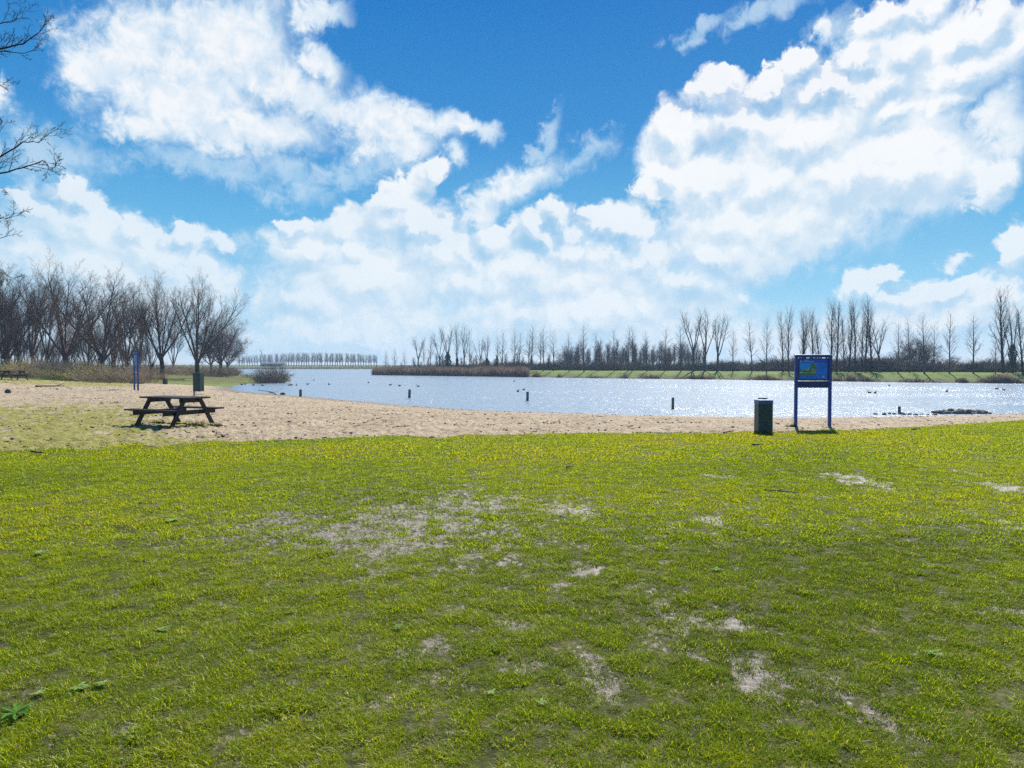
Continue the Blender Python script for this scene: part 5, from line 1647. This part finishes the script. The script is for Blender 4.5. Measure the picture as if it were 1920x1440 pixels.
stick(68, 726, 121, 725.5, 0.07, "long thin branch lying on the sand below the stump", "fallen_branch", 0.05)
stick(58, 849, 84, 853, 0.02, "dark stick in the lawn below the sandy patch at left", "stick")
stick(1431, 921, 1498, 927, 0.010, "long thin bent twig on the lawn below the litter bin", "stick", 0.10, 1)
stick(1438, 893, 1448, 889, 0.010, "short pale broken twig on the lawn under the litter bin", "stick", 0.05, 0)
stick(1411, 836.5, 1430, 836, 0.022, "short thick dark stick on the lawn close to the litter bin", "stick", 0.03, 0)
stick(1357, 813.5, 1374, 810, 0.02, "dark twig on the lawn's edge left of the litter bin", "stick")
stick(262, 946, 285, 937, 0.009, "thin pale curved twig in the lawn at the left", "stick", 0.2, 0)
stick(1063, 880, 1076, 878, 0.02, "small dark clump of bark on the lawn beneath the middle post", "stick", 0.05, 1)
stick(1170, 1133, 1165, 1121, 0.006, "tiny pale twig on the bare soil in the lawn's middle", "stick", 0.05, 0)
stick(518, 741, 486, 732, 0.035, "branch lying half in the water near the dark stone", "fallen_branch", 0.10, 2, 0.25)
stick(1710, 807, 1724, 806, 0.02, "small dark stick on the lawn's edge right of the notice board", "stick", 0.05, 0)

def lump(rng2, s, n=2):
    bm_ = bmesh.new(); bmesh.ops.create_icosphere(bm_, subdivisions=n, radius=1.0)
    off = Vector((rng2.uniform(0, 99), rng2.uniform(0, 99), 0))
    for v in bm_.verts:
        k = 1 + 0.35 * mnoise.noise(v.co * 1.3 + off) + 0.18 * mnoise.noise(v.co * 3.1 + off)
        v.co = Vector((v.co.x * s[0], v.co.y * s[1], v.co.z * s[2])) * k
    return bm_
def stone(px, py, s, label, mat=m_stone, name="stone", cat="stone"):
    b = ground_hit(px, py)
    bm_ = lump(rng, s); me = bpy.data.meshes.new(name); bm_.to_mesh(me); bm_.free()
    for p_ in me.polygons: p_.use_smooth = True
    me.materials.append(mat)
    o_ = link_mesh(name, me); o_.location = (b.x, b.y, b.z + s[2] * 0.45)
    return tag(o_, label, cat)
stone(530, 740, (0.20, 0.16, 0.12), "dark round stone at the waterline under the domed willow shrub")
stone(152, 708.5, (0.42, 0.3, 0.16), "low dark tree stump on the grass before the brambles", m_drift, "tree_stump", "stump")
stone(15, 737.5, (0.16, 0.12, 0.16), "small grey stone on the sand below the far picnic table", m_stone)
# heap of earth at the water's edge
rh = random.Random(8)
V_, items = [], []
for k in range(70):
    t_ = rh.random()
    px = 1748 + 104 * t_ if k < 52 else 1640 + 110 * rh.random()
    b = ground_hit(px, 775.5 if k < 52 else 777.5)
    hgt_ = (0.15 * math.sin(min(max(t_, 0.05), 1) * 3.14) ** 0.6 + .05) if k < 52 else 0.05
    z = b.z + rh.random() * hgt_ * 0.75
    s = rh.uniform(0.05, 0.14) if k < 52 else rh.uniform(0.04, 0.1)
    bm_ = lump(rh, (s * 1.25, s, s * 0.8), 1); me = bpy.data.meshes.new("clod"); bm_.to_mesh(me); bm_.free()
    items.append((me, Matrix.Translation((b.x, b.y + rh.uniform(-.25, .35), z))))
c0 = ground_hit(1800, 775.5)
bmh = bmesh.new()
for me, M in items:
    t2 = bmesh.new(); t2.from_mesh(me); bmesh.ops.transform(t2, matrix=Matrix.Translation(-c0) @ M, verts=t2.verts)
    tm = bpy.data.meshes.new("x"); t2.to_mesh(tm); t2.free(); bmh.from_mesh(tm)
bmesh.ops.create_icosphere(bmh, subdivisions=4, radius=1.0, matrix=Matrix.Translation((0.02, 0.1, -0.02)) @ Matrix.Diagonal((1.2, 0.38, 0.12, 1)))
for v in bmh.verts:
    v.co += Vector((0, 0, 1)) * 0.05 * mnoise.noise(v.co * 5)
me = bpy.data.meshes.new("earth_heap"); bmh.to_mesh(me); bmh.free(); me.materials.append(m_earth)
o_ = link_mesh("earth_heap", me); o_.location = c0
tag(o_, "low heap of dug dark clods at the water's edge right of the notice board", "earth heap")

# --- broad-leaved weeds in the lawn and grass tufts at the table's feet
m_weed = plain_mat("weed_leaves", (0.30, 0.44, 0.10), (0.50, 0.62, 0.24), 0.45, 14.0, 0.5, 0.5)
m_weedd = plain_mat("dark_weed_leaves", (0.10, 0.24, 0.04), (0.2, 0.36, 0.07), 0.45, 14.0, 0.5, 0.5)
def weed_mesh(seed, n, L, w, flat, mat):
    r2 = random.Random(seed); bm_ = bmesh.new()
    for k in range(n):
        a = k * 2.4 + r2.gauss(0, .3); l = L * r2.uniform(.5, 1.1); el_ = r2.uniform(.1, .8) * (1 - flat)
        c_ = Vector((r2.gauss(0, L * .25), r2.gauss(0, L * .25), 0)) if n > 14 else Vector((0, 0, 0))
        d_ = Vector((math.cos(a), math.sin(a), 0)); s_ = Vector((-math.sin(a), math.cos(a), 0))
        prev = None
        for i, (f, ww) in enumerate([(0, .15), (.3, .8), (.6, 1.0), (.85, .6), (1.0, .05)]):
            ctr = c_ + d_ * l * f + Vector((0, 0, 0.012 + l * (el_ * f * 1.2 - el_ * f * f * 0.9)))
            r_ = [bm_.verts.new(ctr - s_ * w * ww), bm_.verts.new(ctr + Vector((0, 0, -w * .35 * ww))), bm_.verts.new(ctr + s_ * w * ww)]
            if prev:
                for q_ in range(2): bm_.faces.new((prev[q_], prev[q_ + 1], r_[q_ + 1], r_[q_]))
            prev = r_
    me = bpy.data.meshes.new("weed"); bm_.to_mesh(me); bm_.free(); me.materials.append(mat)
    return me
WM = [weed_mesh(1, 18, .06, .016, .3, m_weed), weed_mesh(2, 26, .07, .016, .4, m_weed), weed_mesh(3, 11, .15, .018, .2, m_weedd), weed_mesh(4, 22, .055, .014, .3, m_weed)]
for (px, py, k, s, lab) in [(325, 981, 1, 2.0, "pale leafy weed patch in the lawn below the near picnic table"), (150, 1298, 1, 1.1, "pale clover-like weed in the lawn's lower left part"), (190, 1290, 0, 1.0, "small pale weed close right of the lower left clover-like weed"),
                            (30, 1350, 2, 1.3, "dark green long-leaved weed at the lower left edge"), (75, 1312, 3, 1.0, "pale weed just above the dark long-leaved weed"), (750, 1183, 0, 1.0, "pale small weed under the big worn patch"),
                            (930, 1226, 2, 0.55, "single bright rosette weed in the lawn's centre"), (920, 1307, 3, 0.9, "pale weed below the bright rosette near the bottom centre"), (75, 1042, 1, 1.4, "pale weed patch in the lawn at the far left"),
                            (305, 1190, 1, 1.1, "pale spreading weed in the lawn left of the worn patch"), (1015, 1332, 0, 0.9, "small pale weed near the bottom middle of the lawn"), (1345, 1075, 1, 1.3, "pale weed cluster right of the white bare spot"),
                            (1750, 1235, 1, 1.3, "pale weed at the right side of the lawn"), (900, 811.5, 1, 2.6, "green weed growing at the beach's edge near the middle"), (820, 825, 0, 2.4, "small dark weed on the lawn's upper edge")]:
    b = ground_hit(px, py)
    o_ = link_mesh("weed_plant", WM[k]); o_.location = b + Vector((0, 0, .012)); o_.scale = (s * .48,) * 3; o_.rotation_euler = (0, 0, rng.uniform(0, 6.28))
    tag(o_, lab, "weed", "broad-leaved weeds in the lawn")
m_tuft = plain_mat("tuft_blades", (0.05, 0.09, 0.012), (0.16, 0.22, 0.03), 0.6, 8.0, 0.3, 0.5)
def tuft(loc, w, h, n, name, label):
    r2 = random.Random(int(loc[0] * 100) + n)
    T = shrub_tubes(r2, n, w, h, 0.0045, 1.2)
    o_ = link_mesh(name, T.build(name, m_tuft)); o_.location = loc
    return tag(o_, label, "grass tuft", "grass tufts at the feet of posts and tables")
for (px, py, w, h, lab) in [(319, 806, .28, .16, "grass tuft round the near picnic table's front foot"), (366, 801, .30, .20, "grass tuft under the near picnic table's right side"), (295, 795, .22, .13, "low dark grass tuft under the middle of the near picnic table"),
                            (258, 799, .2, .12, "small grass tuft at the near picnic table's left foot"), (403, 799.5, .2, .12, "small grass tuft at the near picnic table's right foot"), (370, 741, .4, .12, "grass tuft at the foot of the bin on a post"),
                            (256, 719.5, .8, .16, "wide grass tuft at the feet of the edge-on notice board"), (154, 709.5, 1.2, .2, "wide bright grass tuft round the low stump"), (1485, 801.5, .14, .1, "tiny grass tuft beside the notice board's left leg"), (1437, 814.5, .25, .09, "grass fringe at the foot of the blue banded bin")]:
    b = ground_hit(px, py)
    tuft((b.x, b.y, b.z), w, h, 90 if w < 0.5 else 220, "grass_tuft", lab)

# ------------------------------------------------------------------ haze
HAZE = 0.0005
if HAZE:
    m_h, g, o = new_mat("haze_air")
    pv = g.n('ShaderNodeVolumePrincipled')
    pv.inputs['Color'].default_value = (0.50, 0.72, 1.0, 1)
    pv.inputs['Density'].default_value = HAZE
    pv.inputs['Anisotropy'].default_value = 0.2
    g.t.links.new(pv.outputs[0], o.inputs['Volume'])
    hz = MB().box((1500, 800, 21.5)).build("haze", m_h)
    hz.location = (0, 330, 21.5 / 2 - 3.7)
    tag(hz, None, None, None, 'stuff')
    scene.cycles.volume_bounces = 0
